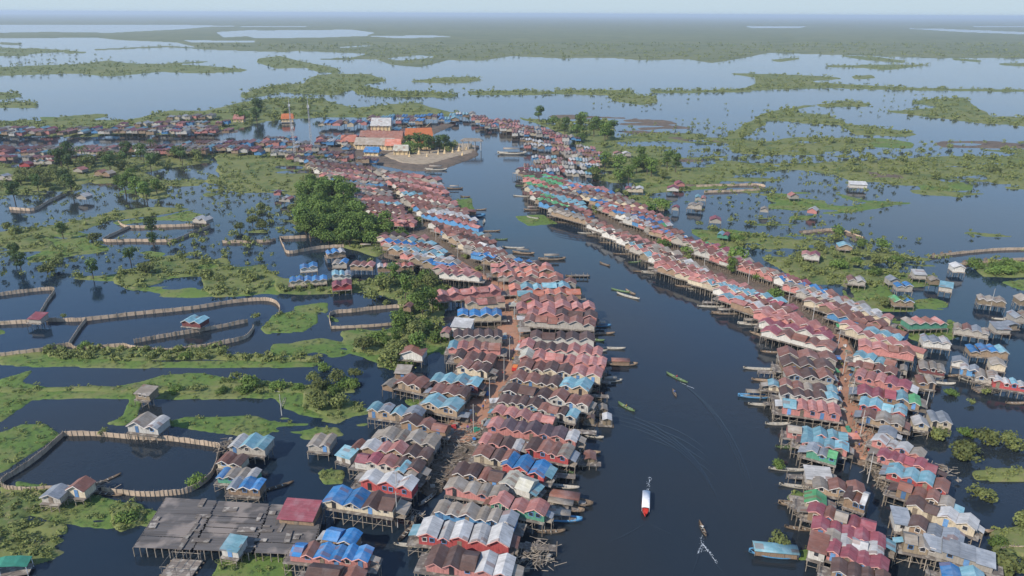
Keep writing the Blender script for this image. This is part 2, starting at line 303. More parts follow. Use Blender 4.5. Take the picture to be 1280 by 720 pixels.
SCR=[(.62,[(-200,60),(0,59),(50,60),(110,64),(110,67),(60,70),(0,71),(-200,70)]),
 (.85,[(-200,84),(0,84),(40,82),(100,80),(135,75),(160,79),(200,80),(255,82),(312,87),(300,90),(250,92),(200,90),(160,94),(130,96),(100,92),(0,95),(-200,96)]),
 (.7,[(205,79),(262,76),(262,78),(210,81)]),
 (1,[(-100,114),(0,115),(25,117),(29,121),(0,125),(-100,127)]),(1,[(-100,128),(0,128),(40,127),(47,131),(44,135),(0,134)]),
 (1,[(300,119),(318,112),(345,106),(380,104),(385,98),(400,93),(460,92),(484,101),(452,106),(480,113),(555,116),(575,119),(560,122),(520,121),(480,121),(448,118),(440,112),(420,119),(380,117),(350,115),(330,120),(305,123)]),
 (.8,[(320,73),(350,69),(380,77),(420,84),(430,91),(400,92),(382,85),(345,86),(320,78)]),
 (1,[(510,102),(560,96),(595,96),(602,100),(580,104),(520,103)]),
 (.8,[(583,114),(640,113),(690,114),(700,118),(640,119),(590,119)]),
 (1,[(690,112),(740,112),(790,113),(797,120),(818,120),(823,128),(802,132),(768,126),(760,119),(700,118)]),
 (.75,[(812,112),(870,112),(940,110),(940,115),(870,116),(815,116)]),
 (1,[(900,91),(945,92),(990,93),(1040,96),(1057,98),(1002,102),(1060,106),(1155,110),(1300,112),(1400,113),(1400,116),(1280,115),(1150,113),(1040,110),(960,112),(925,113),(944,104),(944,97)]),
 (1,[(960,75),(990,72),(1004,73),(975,78)]),(1,[(1028,81),(1060,81),(1130,80),(1172,80),(1110,88),(1075,85),(1035,84)]),(1,[(1045,69),(1090,71),(1132,76),(1130,79),(1080,75)]),
 (.9,[(1063,95),(1090,93),(1096,98),(1068,99)]),(.8,[(1190,72),(1228,75),(1225,78),(1190,75)]),(.9,[(1246,79),(1300,78),(1400,79),(1400,84),(1280,84),(1250,82)]),
 (1,[(1110,139),(1160,136),(1175,134),(1136,129),(1150,125),(1205,122),(1220,133),(1240,145),(1290,147),(1450,149),(1450,160),(1280,157),(1230,154),(1170,148),(1120,141)]),
 (1,[(1020,131),(1060,127),(1092,130),(1080,134),(1025,133)]),
 (1,[(945,148),(968,141),(1000,141),(1035,143),(1058,154),(1130,163),(1150,168),(1130,172),(1070,168),(1050,157),(1000,154),(965,151)]),
 (.8,[(905,172),(930,155),(962,139),(1008,131),(1020,132),(975,143),(950,160),(925,176)]),
 # right mid
 (.42,[(770,172),(850,158),(900,160),(960,170),(1060,160),(1100,172),(1060,200),(1150,190),(1280,185),(1500,190),(1500,235),(1280,240),(1220,245),(1130,235),(1040,235),(960,215),(860,205),(770,190)]),
 (.75,[(640,146),(700,150),(765,150),(770,185),(840,180),(850,225),(770,228),(735,222),(740,195),(700,165)]),
 (.6,[(790,205),(960,205),(970,222),(1000,232),(960,245),(860,232),(800,228)]),
 (.62,[(1040,207),(1150,218),(1190,232),(1250,240),(1200,248),(1150,243),(1060,226)]),(.8,[(1228,208),(1250,215),(1290,222),(1450,225),(1450,243),(1280,238),(1260,238),(1235,225)]),
 (.36,[(850,228),(960,235),(1000,240),(1000,275),(980,290),(900,285),(850,262),(770,250),(800,232)]),
 (.66,[(1095,318),(1150,297),(1210,289),(1290,296),(1450,300),(1450,330),(1280,330),(1215,330),(1180,336),(1140,335)]),('h',[(1180,300),(1200,297),(1222,301),(1215,305),(1190,305)]),
 (.9,[(1215,331),(1290,328),(1400,330),(1400,350),(1280,346),(1230,346)]),
 (.3,[(955,285),(1060,288),(1110,300),(1160,330),(1150,350),(1060,372),(1000,350),(960,325),(880,300)]),(.42,[(1060,372),(1105,360),(1110,385),(1080,395)]),
 # left mid
 (.9,[(-260,150),(0,152),(30,149),(60,151),(78,146),(130,142),(138,145),(105,150),(160,150),(180,145),(210,139),(260,138),(300,128),(340,123),(400,123),(440,135),(520,128),(560,140),(640,148),(560,146),(400,147),(330,152),(290,164),(160,171),(0,170),(-260,170)]),
 (.8,[(-260,200),(0,203),(70,200),(100,192),(200,186),(262,190),(262,204),(200,211),(165,218),(130,214),(80,217),(0,222),(-260,225)]),
 (.78,[(-260,232),(0,226),(60,216),(95,210),(115,222),(100,237),(50,247),(20,257),(0,258),(-260,262)]),
 (.7,[(100,215),(170,210),(200,225),(255,226),(250,233),(210,234),(205,250),(175,248),(180,235),(120,232)]),
 (.8,[(-200,300),(10,291),(60,284),(120,270),(140,261),(220,255),(245,261),(200,271),(140,277),(90,290),(40,299),(0,303)]),
 (.62,[(268,190),(320,180),(425,183),(440,200),(470,225),(490,262),(545,285),(540,300),(500,305),(470,320),(400,300),(368,292),(365,262),(330,262),(318,245),(290,240),(272,215)]),
 (.45,[(262,215),(330,250),(370,262),(368,300),(330,312),(270,290),(250,262)]),
 (.42,[(-100,300),(60,300),(120,340),(110,365),(50,360),(0,350),(-100,350)]),
 (.7,[(140,355),(150,335),(200,321),(240,314),(285,318),(292,334),(325,328),(348,345),(325,366),(270,372),(255,362),(250,346),(215,347),(200,354),(165,364)]),
 (.64,[(340,345),(400,352),(450,352),(455,328),(500,328),(552,345),(562,372),(556,405),(548,430),(530,455),(505,468),(470,460),(464,444),(438,440),(450,425),(485,412),(495,395),(498,375),(462,362),(420,366),(350,366)]),
 (.8,[(55,438),(130,431),(205,437),(290,431),(282,442),(330,446),(400,447),(398,455),(280,450),(150,452),(60,448)]),
 (.75,[(0,484),(60,486),(170,480),(250,484),(310,470),(340,480),(440,480),(445,492),(380,492),(290,495),(130,492),(0,492)]),
 (.62,[(395,465),(420,460),(450,470),(470,490),(450,515),(410,522),(375,510),(380,490)]),
 (.7,[(480,262),(500,255),(520,300),(500,300)]),
 (.55,[(0,608),(60,612),(70,635),(20,650),(0,645)]),(.54,[(-100,650),(20,648),(85,655),(90,690),(40,705),(-100,700)]),(.8,[(138,640),(160,628),(182,632),(180,655),(150,668),(140,658)]),
 (.75,[(1238,665),(1300,655),(1300,700),(1245,690)]),(.6,[(1215,590),(1290,588),(1290,600),(1220,598)]),
 ]
MATS=[(.34,[(-60,300),(60,290),(340,300),(350,372),(260,372),(60,362),(-60,362)]),(.28,[(340,385),(420,375),(560,400),(560,470),(500,520),(380,560),(340,540)]),(.36,[(1040,330),(1170,345),(1200,420),(1150,430),(1100,395)]),(.35,[(780,245),(1000,240),(1020,300),(880,290)]),
 (1,[(1060,174),(1100,172),(1140,178),(1140,186),(1080,182)]),(1,[(-200,128),(0,128),(45,129),(45,134),(0,134),(-200,133)]),
 (.9,[(150,240),(170,236),(205,238),(190,243),(150,241)]),(1,[(50,146),(90,148),(130,143),(138,145),(70,158),(50,156)]),
 (.9,[(135,277),(200,270),(235,262),(258,268),(250,278),(200,276),(150,282)]),
 (.95,[(30,322),(60,314),(110,304),(125,307),(75,325),(38,329)]),(.9,[(170,345),(200,335),(260,328),(280,332),(250,343),(200,350)]),(1,[(275,350),(320,345),(348,350),(340,362),(290,370),(268,365)]),
 (.6,[(270,195),(330,183),(420,188),(400,205),(340,212),(290,215)]),
 (1,[(0,444),(50,440),(100,446),(200,452),(300,450),(400,452),(392,458),(300,459),(150,461),(50,460),(0,456)]),
 (1,[(0,474),(15,469),(42,462),(28,478),(60,484),(130,484),(170,478),(200,469),(250,465),(285,472),(330,475),(380,478),(380,496),(290,500),(130,498),(0,500)]),
 (.95,[(-60,478),(0,484),(160,487),(158,495),(40,500),(15,518),(0,528),(-60,540)]),
 (1,[(132,530),(152,520),(163,498),(178,500),(172,522),(155,532)]),
 (1,[(198,530),(235,521),(322,521),(345,530),(332,546),(300,544),(240,536)]),
 (.95,[(-60,545),(0,540),(28,530),(58,530),(74,543),(50,560),(12,585),(0,592),(-60,590)]),
 (.95,[(322,412),(342,394),(397,387),(399,404),(380,416),(332,419)]),(.85,[(368,384),(410,378),(410,390),(375,395)]),(.8,[(400,388),(440,405),(510,407),(560,410),(550,440),(500,470),(440,440),(420,410)]),
 (.62,[(345,495),(400,488),(445,498),(460,515),(420,530),(375,518),(350,508)]),(.6,[(360,540),(420,535),(430,545),(380,550)]),(.75,[(500,500),(560,470),(560,500),(520,510)]),
 (.56,[(400,590),(430,588),(430,605),(405,605)]),(.52,[(560,420),(600,430),(560,500),(520,470)]),
 (1,[(500,335),(545,355),(560,372),(540,380),(505,360)]),(.95,[(545,415),(568,420),(568,440),(550,445)]),
 (1,[(280,690),(360,700),(370,740),(260,740)]),(.9,[(995,612),(985,622),(1000,626),(1018,624)]),(.9,[(995,690),(1015,685),(1025,700),(1000,700)]),
 (.9,[(640,270),(680,268),(700,280),(660,283)]),(.95,[(565,250),(590,247),(592,262),(570,262)]),(.95,[(715,360),(728,358),(726,368),(712,370)]),
 (.95,[(1062,360),(1110,358),(1120,372),(1070,376)]),(.95,[(1245,352),(1300,350),(1400,356),(1400,366),(1280,361)]),
 (.6,[(960,238),(1040,238),(1080,250),(1140,254),(1090,263),(1040,268),(1000,274),(960,268)]),(.62,[(790,225),(850,222),(960,226),(960,234),(860,238),(800,236)]),
 (.7,[(860,285),(960,290),(955,305),(880,300)]),(.8,[(1140,224),(1220,230),(1215,240),(1150,238)]),(.7,[(1000,330),(1060,335),(1060,350),(1010,345)]),
 (.75,[(1050,355),(1070,380),(1120,400),(1100,405),(1060,392)]),(.9,[(1040,440),(1055,440),(1060,470),(1048,470)]),
 (.7,[(-200,400),(0,405),(20,425),(0,430),(-200,430)]),
 (.56,[(20,600),(120,618),(200,640),(200,670),(100,660),(20,640)]),
 ]
ROAD1=[(405,178),(447,203),(470,219),(495,242),(515,272),(540,296),(563,322),(598,343),(620,358),(635,375),(636,395),(639,424),(640,448),(632,472),(614,500),(600,518),(585,535),(575,545)]
ROAD2=[(702,235),(722,253),(745,272),(790,295),(835,318),(880,334),(940,356),(979,374),(1010,400),(1042,424),(1052,455),(1058,485),(1066,525),(1074,555),(1078,568)]
MUD=[('s',ROAD1,13),('s',ROAD2[:9],22),('s',ROAD2[8:],10),('s',[(575,545),(556,578),(540,610)],5),('s',[(1090,540),(1105,575),(1125,610)],9),('s',[(600,520),(585,560),(585,590)],12),  # along the upper roads the darker mud colour also stands in for shade
 (.9,[(520,175),(600,182),(596,197),(560,210),(530,214),(500,212),(440,200),(420,190),(470,172)]),
 (.85,[(470,235),(500,235),(620,345),(640,380),(660,450),(640,500),(620,510),(625,450),(600,440),(570,420),(590,360),(480,320),(500,270)]),
 (.8,[(850,320),(1030,395),(1060,440),(1050,430),(960,380),(900,360),(830,335)]),
 (.42,[(660,145),(700,142),(830,150),(880,162),(930,180),(860,178),(740,160),(690,155)]),
 (.7,[(820,197),(880,200),(880,204),(820,202)]),(.85,[(1080,214),(1130,220),(1150,226),(1090,224)]),(.48,[(1150,170),(1200,172),(1290,178),(1450,184),(1450,190),(1280,186),(1180,186)]),
 ('s',[(860,232),(940,230),(948,234)],5),('s',[(1160,319),(1195,314),(1250,309),(1320,308)],3),('s',[(1198,328),(1240,323),(1330,318)],3),
 ('s',[(1003,290),(1045,287),(1075,297),(1070,301)],5),('s',[(-60,166),(290,165)],12),('s',[(-60,191),(250,187),(340,183),(440,184)],16),('s',[(440,184),(520,172),(560,156)],14),
 ]
fF=layer('flooded_forest',FAR,M['farland'],'stuff','hazy olive flooded forest filling the plain below the horizon','forest',zs=2,zmax=1.6,relief=.5,k=2,amp=.3)
fS=layer('marsh_scrub',SCR,M['scrub'],'stuff','olive and green marsh scrub standing in the shallow water','scrub',zs=1.2,zmax=.75,relief=.5,k=2,amp=.55)
fM=layer('floating_plants',MATS,M['mat'],'stuff','bright green mats of floating water plants','water plants',zs=.5,zmax=.22,relief=.18,k=2,amp=.42,nz=NZ*.55+NZ2*.5+NZS*.55)
fD=layer('mud_bank',MUD,M['mud'],zs=1.0,zmax=.75,relief=.25,k=1,amp=.25)
layer('dirt_road',[('s',ROAD1[6:9],4),('s',ROAD1[8:],10),('s',ROAD2[9:],8),('s',[(585,535),(600,520),(617,500)],11)],M['soil'],zs=1.2,zmax=1.05,relief=.06,k=1,amp=.12,zoff=.06)  # upper stretches left out: dark mud colour there imitates the shaded road
layer('temple_ground',[(1,[(505,185),(540,178),(590,180),(598,186),(590,192),(552,203),(530,208),(500,205),(478,195)])],M['sand'],zs=1.2,zmax=1.1,relief=.1,k=1,amp=.1)
# ---------------------------------------------------------------- foliage
def leaf_blob(mb,c,r,n,size,flat=.75,lump=5,seed=0):
    rr=np.random.default_rng(seed); c=np.array(c)
    ls=rr.normal(size=(lump,3)); ls/=np.linalg.norm(ls,axis=1)[:,None]; ls[:,2]=np.abs(ls[:,2])*.8-.1
    lr=rr.uniform(.38,.62,lump); lc=ls*(.62*rr.uniform(.6,1.15,lump))[:,None]
    k=rr.integers(0,lump,n); d=rr.normal(size=(n,3)); d/=np.linalg.norm(d,axis=1)[:,None]
    rad=lr[k]*rr.uniform(.55,1.08,n)**.6
    p=lc[k]+d*rad[:,None]; p[:,2]*=flat; p=c+p*r
    nn=d+rr.normal(scale=.55,size=(n,3)); nn[:,2]+=.35; nn/=np.linalg.norm(nn,axis=1)[:,None]
    a=np.cross(nn,rr.normal(size=(n,3))); a/=np.linalg.norm(a,axis=1)[:,None]; b=np.cross(nn,a)
    s=(size*rr.uniform(.6,1.3,n))[:,None]
    q=np.stack([p-a*s-b*s*.6,p+a*s-b*s*.6,p+a*s*.7+b*s*.8,p-a*s*.7+b*s*.8],1).reshape(-1,3)
    base=len(mb.v); mb.v+=[tuple(x) for x in q.tolist()]; mb.f+=[(base+4*i,base+4*i+1,base+4*i+2,base+4*i+3) for i in range(n)]
def make_tree_meshes(kind,seed):
    r=random.Random(seed); cr=MB(); tr=MB()
    if kind=='round':      # crown sitting low, about unit radius 1, height 1.7
        leaf_blob(cr,(0,0,.95),1.0,620,.085,.78,7,seed); tr.bar((0,0,-.3),(0.03,0,.6),.06,6,.045)
        for i in range(5):
            a=i*1.26+r.random(); tr.bar((0.02,0,.4),(.45*math.cos(a),.45*math.sin(a),.95),.035,4,.012)
    elif kind=='bush':
        leaf_blob(cr,(0,0,.5),1.0,620,.085,.8,8,seed); tr.bar((0,0,-.3),(0,0,.35),.05,5,.04)
        for i in range(4):
            a=i*1.6+r.random(); tr.bar((0,0,.1),(.4*math.cos(a),.4*math.sin(a),.5),.03,4,.012)
    elif kind=='tall':
        leaf_blob(cr,(0,0,1.9),.85,420,.08,1.0,6,seed); leaf_blob(cr,(.1,0,1.15),.75,260,.08,.8,5,seed+50); tr.bar((0,0,-.3),(.05,.02,1.5),.07,6,.045)
        for i in range(5):
            a=i*1.3+r.random(); z=.7+.2*i; tr.bar((.03,0,z),(.45*math.cos(a),.45*math.sin(a),z+.45),.03,4,.012)
    elif kind=='palm':
        tr.bar((0,0,-.2),(.12,.03,2.1),.05,6,.035)
        for i in range(15):
            a=i*2.399; up=r.uniform(-.1,.8); prev=Vector((.12,.03,2.1)); L=.85
            for s_ in range(4):
                t=(s_+1)/4; nx=Vector((.12+L*t*math.cos(a),.03+L*t*math.sin(a),2.1+up*t-1.0*t*t)); w_=.09*(1-t*.8)
                side=Vector((-math.sin(a),math.cos(a),0))*w_; s0=Vector((-math.sin(a),math.cos(a),0))*(.09*(1-(s_/4)*.8))
                cr.add([prev-s0-Vector((0,0,.05)),prev,nx,nx-side-Vector((0,0,.05))],[(0,1,2,3)]); cr.add([prev+s0-Vector((0,0,.05)),prev,nx,nx+side-Vector((0,0,.05))],[(0,1,2,3)])
                prev=nx
    return cr,tr
TREEM={}
for kd,lf in(('round','leaf_olive'),('round2','leaf_bright'),('bush','leaf_olive'),('bush2','leaf_bright'),('tall','leaf_dark'),('tall2','leaf_bright'),('palm','leaf_dark')):
    L=[]
    for s in range(3):
        cr,tr=make_tree_meshes(kd.rstrip('2'),sum(map(ord,kd))+s*17); L.append((cr.mesh('crown',M[lf]),tr.mesh('trunk',M['bark'])))
    TREEM[kd]=L
TREES=[] # (px,py,rm,kind,cluster,x)
def treept(px,py,rm,kind,cl): 
    p=P(px,py,0); TREES.append(dict(p=p,r=rm,kind=kind,cl=cl,px=px,app=rm/proj(p)[2]))
def pip(x,y,poly):
    c=False;n=len(poly)
    for i in range(n):
        x1,y1=poly[i];x2,y2=poly[(i+1)%n]
        if (y1>y)!=(y2>y) and x<(x2-x1)*(y-y1)/(y2-y1)+x1: c=not c
    return c
def cluster(poly,n,r0,r1,kinds,cl,gap=.8):
    xs_=[p[0] for p in poly];ys=[p[1] for p in poly]; k=0;t=0; mine=[]
    while k<n and t<n*60:
        t+=1; x=random.uniform(min(xs_),max(xs_)); y=random.uniform(min(ys),max(ys))
        if not pip(x,y,poly): continue
        p=P(x,y); rm=random.uniform(r0,r1)
        if any((p-q).length<gap*(rm+s) for q,s in mine): continue
        mine.append((p,rm)); treept(x,y,rm,random.choice(kinds),cl); k+=1
mpp=lambda x,y: proj(P(x,y))[2]/F
N1='the flooded shrubs off the lower right houses'
for x,y,r in((1177,548,11),(1207,545,9),(1207,572,18),(1228,552,14),(1263,558,14),(1225,622,13),(1277,660,14),(1247,684,9),(1268,716,24),(1188,494,7),(1212,505,5),(1232,494,6)):
    treept(x,y,r*1.25*mpp(x,y),'bush' if r>10 else 'bush2',N1)
for x,y,r,k,cl in((970,680,16,'bush','*olive bush in the river beside the pale blue barge'),(975,584,9,'bush2','*small bush above a wooden boat by the right bank'),
  (660,392,9,'tall2','*tall green tree beside the earth road at the left bank bend'),(922,334,15,'round2','*broad bright green tree standing among the right bank roofs'),
  (1046,458,7,'bush2','*small green bush at the edge of the right earth road'),(310,486,14,'bush2','*wide bush at the right end of the lower green bank'),
  (466,377,12,'round','*round olive tree in the water above the narrow fish pen'),(484,382,6,'bush2','*little bush right of the round olive tree above the fish pen'),
  (246,606,12,'bush2','*green bush at the lower right corner of the big fish pen'),(128,544,7,'bush2','*bush on the near net wall left of the white roofed hut'),
  (405,463,9,'bush2','*round bush in open water left of the leafy village edge'),(160,652,15,'bush2','*dark green bush in the water left of the plank platform'),
  (320,400,7,'tall2','*green tree at the end of the long curved net wall'),(80,398,5,'bush','*small bush beside the red roofed pen hut')):
    treept(x,y,r*mpp(x,y),k,cl)
cluster([(378,240),(435,234),(445,262),(455,282),(480,292),(512,304),(470,308),(420,311),(376,302),(368,262)],84,3.8,5.6,['round2','tall2','round2','round2'],'the dense grove left of the street',.42)
cluster([(480,300),(535,303),(520,312),(480,312)],8,2.5,3.6,['tall','round2'],'the trees behind the left street houses',.6)
cluster([(60,205),(160,196),(262,192),(255,206),(160,218),(80,218)],34,4,6,['round','tall','palm','tall'],'the trees behind the far left village',.7)
cluster([(0,228),(60,218),(100,213),(115,240),(60,248),(0,256)],18,3.5,5.5,['round','tall'],'the dark scrub at the far left edge',.7)
cluster([(130,232),(205,226),(208,250),(180,252)],12,3,5,['round','tall2'],'the small island in the left ponds',.7)
cluster([(470,345),(540,350),(560,375),(552,430),(525,455),(480,462),(450,440),(495,405)],34,2.3,4.2,['round','bush2','tall2','bush2'],'the green edge left of the lower street',.75)
cluster([(345,358),(450,358),(450,366),(350,368)],10,1.6,2.4,['bush2'],'the hedge below the blue roofed school',.7)
cluster([(655,150),(705,155),(765,158),(768,190),(735,186),(700,168)],26,4.5,7,['round2','tall2'],'the grove behind the far right bank',.6)
cluster([(745,205),(770,202),(845,210),(850,228),(770,232),(738,226)],22,4,6,['round2','tall2','round'],'the trees behind the right bank houses',.65)
cluster([(800,262),(830,258),(832,275),(800,280)],5,4,5,['bush2'],'the bushes behind the right bank pink roofs',.6)
cluster([(850,168),(960,175),(1060,178),(1280,190),(1280,225),(1100,225),(960,208),(850,195)],52,2.6,4.5,['round','tall','bush'],'the flooded woodland on the right',1.2)
cluster([(980,292),(1060,290),(1160,330),(1150,348),(1060,352),(1000,340)],20,2.2,4,['bush','bush2'],'the flooded scrub right of the market rows',1)
cluster([(1215,335),(1290,332),(1290,346),(1225,348)],9,3,4,['bush2'],'the hedge below the right causeway',.6)
cluster([(0,285),(80,290),(340,300),(345,355),(160,352),(20,345)],34,2,3.8,['round','bush','tall','bush2'],'the flooded bushes of the left ponds',1.2)
cluster([(500,188),(525,184),(572,182),(572,190),(520,196)],20,4.2,6,['tall','round2','tall'],'the temple garden on the river point',.55)
cluster([(285,140),(340,130),(420,130),(405,150),(310,158)],22,5,7,['tall','round2','palm'],'the trees across the far river bend',.7)
cluster([(60,435),(390,446),(390,454),(60,448)],26,1.3,2.1,['bush2'],'the upper green bank on the left',1.2)
cluster([(180,490),(300,488),(430,480),(440,490),(300,496)],14,1.5,2.6,['bush2'],'the lower green bank on the left',1.2)
cluster([(375,480),(450,472),(465,500),(420,520),(380,510)],9,1.8,2.8,['bush2','round'],'the plant islands left of the lower street',1)
cluster([(290,300),(420,285),(365,262),(290,262)],12,2.3,3.6,['round','bush'],'the ponds left of the dense grove',1.1)
cluster([(712,238),(760,262),(850,300),(960,350),(1000,385),(985,385),(930,355),(820,312),(740,275)],15,2.2,3.6,['round2','tall2'],'the gap between the right bank rows',1)
cluster([(760,240),(850,275),(960,325),(1060,365),(1150,410),(1165,405),(1070,355),(960,312),(850,262),(780,235)],22,2.0,3.6,['round2','bush2','round'],'the land edge of the right bank',1)
cluster([(460,225),(520,280),(600,345),(612,345),(530,275),(475,222)],10,1.8,2.8,['round2','tall2'],'the left street',1)
TREES.sort(key=lambda t:-t['app'])
ORD=['','first','second','third','fourth','fifth','sixth','seventh','eighth','ninth','tenth','eleventh','twelfth','thirteenth','fourteenth','fifteenth','sixteenth','seventeenth','eighteenth','nineteenth']
TENS={20:'twent',30:'thirt',40:'fort',50:'fift',60:'sixt',70:'sevent',80:'eight'}
def ordn(n):
    if n<20: return ORD[n]
    t=n//10*10; return TENS[t]+'ieth' if n==t else TENS[t]+'y-'+ORD[n-t]
def hull(mb,L,W,Hh,n=12,rise=.35,z0=0,sq=0.0):
    vs=[];rows=[]
    for i in range(n+1):
        t=i/n*2-1; w_=W/2*max(.04,(1-abs(t)**2.6))**.75 if not sq else W/2*max(sq,(1-abs(t)**4)); zt=Hh+rise*abs(t)**3; zb=-.12+rise*.8*abs(t)**3
        x=t*L/2; rows.append(len(vs)); vs+=[(x,-w_,z0+zt),(x,-w_*.6,z0+zb),(x,w_*.6,z0+zb),(x,w_,z0+zt),(x,w_*.86,z0+zt-.02),(x,w_*.5,z0+zb+.1),(x,-w_*.5,z0+zb+.1),(x,-w_*.86,z0+zt-.02)]
    fs=[]
    for a,b in zip(rows,rows[1:]):
        for k in range(8): fs.append((a+k,a+(k+1)%8,b+(k+1)%8,b+k))
    fs+= [tuple(range(7,-1,-1)),tuple(rows[-1]+k for k in range(8))]; mb.add(vs,fs)
stuff=MB()
vis=TREES[:300]; rest=TREES[300:]
byc={}
for t in vis: byc.setdefault(t['cl'],[]).append(t)
KW={'round':('bushy olive tree','tree'),'round2':('leafy green tree','tree'),'bush':('low olive shrub','shrub'),'bush2':('low green shrub','shrub'),'tall':('tall dark tree','tree'),'tall2':('tall green tree','tree'),'palm':('palm tree','tree')}
def add_tree(t,label,group):
    word,cat=KW[t['kind']]; nm={'palm':'palm_tree'}.get(t['kind'],'shrub' if cat=='shrub' else 'leafy_tree')
    e=empty(nm,t['p'],random.uniform(0,6.28)); e.scale=(t['r'],t['r'],t['r']*random.uniform(.85,1.1))
    c,tr=random.choice(TREEM[t['kind']]); link('crown',c,e); link('trunk',tr,e); tag(e,label,cat,group)
for cl,ts in byc.items():
    if cl[0]=='*':
        add_tree(ts[0],cl[1:],None); continue
    for kd in KW:
        sub=sorted([t for t in ts if t['kind']==kd],key=lambda t:t['px'])
        for i,t in enumerate(sub,1):
            add_tree(t,('%s, %s from the left in %s'%(KW[kd][0],ordn(i),cl)) if len(sub)>1 else '%s in %s'%('only '+KW[kd][0],cl),'trees and shrubs of '+cl)
# scattered bushes standing in the scrub: nobody could count them
def scatter(f,n,thr,rmin,rmax,vmin,vmax,seed,leaf=26):
    rr=np.random.default_rng(seed); ok=np.argwhere((f>thr)&(V>vmin)&(V<vmax))
    for j in rr.choice(len(ok),min(n,len(ok)),replace=False):
        a,b=ok[j]; r_=rr.uniform(rmin,rmax)*(1+.0006*GY[a,b]); 
        leaf_blob(stuff,(GX[a,b],GY[a,b],.3+r_*.35),r_,leaf,r_*.2,.7,4,int(j))
scatter(fS,2900,-.05,.9,2.0,150,480,5); scatter(fS,1300,0,1.3,2.8,100,170,6); scatter(fS,1500,-.12,1.5,3,58,130,7,14); scatter(fS,500,-.05,.5,1.2,430,719,8); scatter(fM,500,.05,.3,.9,430,719,9,20); scatter(fM,500,.05,.5,1.2,180,430,10,20); scatter(fF,1500,.0,2,4,55,85,11,10)
def scatter2(poly,n,r0,r1,seed):
    q=random.Random(seed); xs_=[p[0] for p in poly];ys=[p[1] for p in poly]; k=0
    while k<n:
        x=q.uniform(min(xs_),max(xs_));y=q.uniform(min(ys),max(ys))
        if not pip(x,y,poly): continue
        p=P(x,y); r_=q.uniform(r0,r1); leaf_blob(stuff,(p.x,p.y,r_*1.15),r_,26,r_*.2,1.0,3,seed*1000+k); k+=1
scatter2([(770,165),(850,150),(960,158),(1070,160),(1100,178),(1280,180),(1280,232),(1100,240),(960,232),(860,215),(770,195)],420,1.4,2.6,71)
scatter2([(960,225),(1130,235),(1080,290),(980,290),(880,280),(850,240)],90,1.1,2.0,72); scatter2([(960,285),(1150,300),(1160,350),(1060,372),(1000,345)],70,1.0,1.8,73)
scatter2([(0,270),(120,262),(260,262),(345,290),(350,345),(150,350),(0,350)],170,.9,1.8,74); scatter2([(0,200),(260,195),(340,240),(260,255),(0,262)],170,1.2,2.2,75)
scatter2([(260,190),(420,188),(380,240),(365,300),(270,262)],130,1.1,2.2,76); scatter2([(700,132),(860,118),(1000,128),(1130,118),(1240,128),(1100,150),(900,145)],45,1.6,2.8,77); scatter2([(0,60),(150,70),(150,95),(0,95)],60,2.5,5,78)
scatter2([(300,112),(620,110),(620,122),(440,126),(300,126)],50,2,3.5,79)
for t in rest: leaf_blob(stuff,(t['p'].x,t['p'].y,t['r']*.7),t['r'],160,t['r']*.12,.8,5,int(t['px']))
tag(stuff.build('scattered_bushes',M['leaf_olive']),'countless small olive bushes dotted over the marsh scrub','bushes',kind='stuff')
# ---------------------------------------------------------------- houses
HOUSES=[]
def house(xL,yL,xR,yR,cols=None,wall=None,place='',depth=6.3,floor=None,style='zig',name=None,zr=5.7,trim=None,row=None,pal=None):
    a=P(xL,yL,zr); b=P(xR,yR,zr)
    if place[0]=='*': c_=(a+b)/2; a=c_+(a-c_)*.85; b=c_+(b-c_)*.85
    if row: an=random.gauss(0,.05); c_=(a+b)/2; m_=Matrix.Rotation(an,3,'Z'); a=c_+m_@(a-c_); b=c_+m_@(b-c_)
    L=(b-a).length
    if cols is None:
        n=max(2,min(9,round(L/random.uniform(3.7,4.7)))); c=random.choice(pal or 'nnrrrpTWb'); cols=''
        for i in range(n):
            if random.random()<.22: c=random.choice(pal or 'nnrrrpTWb')
            cols+=c
    if wall is None: wall=random.choice(['wood','pink','cream','grey','cream','tan','pink','grey','white','white','thatch','blue'])
    c=(a+b)/2; HOUSES.append(dict(a=a,b=b,L=L,cols=cols,wall=wall,place=place,depth=depth,floor=floor or random.uniform(2.7,3.3),style=style,name=name,zr=zr,trim=trim,app=L*depth/proj(c)[2]**2,row=row,dist=proj(c)[2]))
def rungs(rs,place,pal,pitch=6.5,var=2.6,skip=.09):
    i=0; pts=[(P(a,b,5.7),P(c,d,5.7)) for a,b,c,d in rs]
    acc=0
    for (a0,b0),(a1,b1) in zip(pts,pts[1:]):
        d=((a1+b1)/2-(a0+b0)/2).length; t=acc
        while t<d:
            k=t/d; a=a0.lerp(a1,k);b=b0.lerp(b1,k); u=(b-a).normalized()
            a=a+u*random.uniform(-var,var)*.6; b=b+u*random.uniform(-var,var)
            if random.random()>skip:
                L=(b-a).length; pa=proj(a);pb=proj(b)
                pl=pal(pa[1],(pa[0]+pb[0])/2) if callable(pal) else pal
                house(pa[0],pa[1],pb[0],pb[1],place=place,pal=pl,depth=pitch-.9+random.uniform(-.4,.1),row=1)
            t+=pitch
        acc=t-d
LR='left bank river row'; LL='left bank land row'; RR_='right bank river row'; RL='right bank land row'
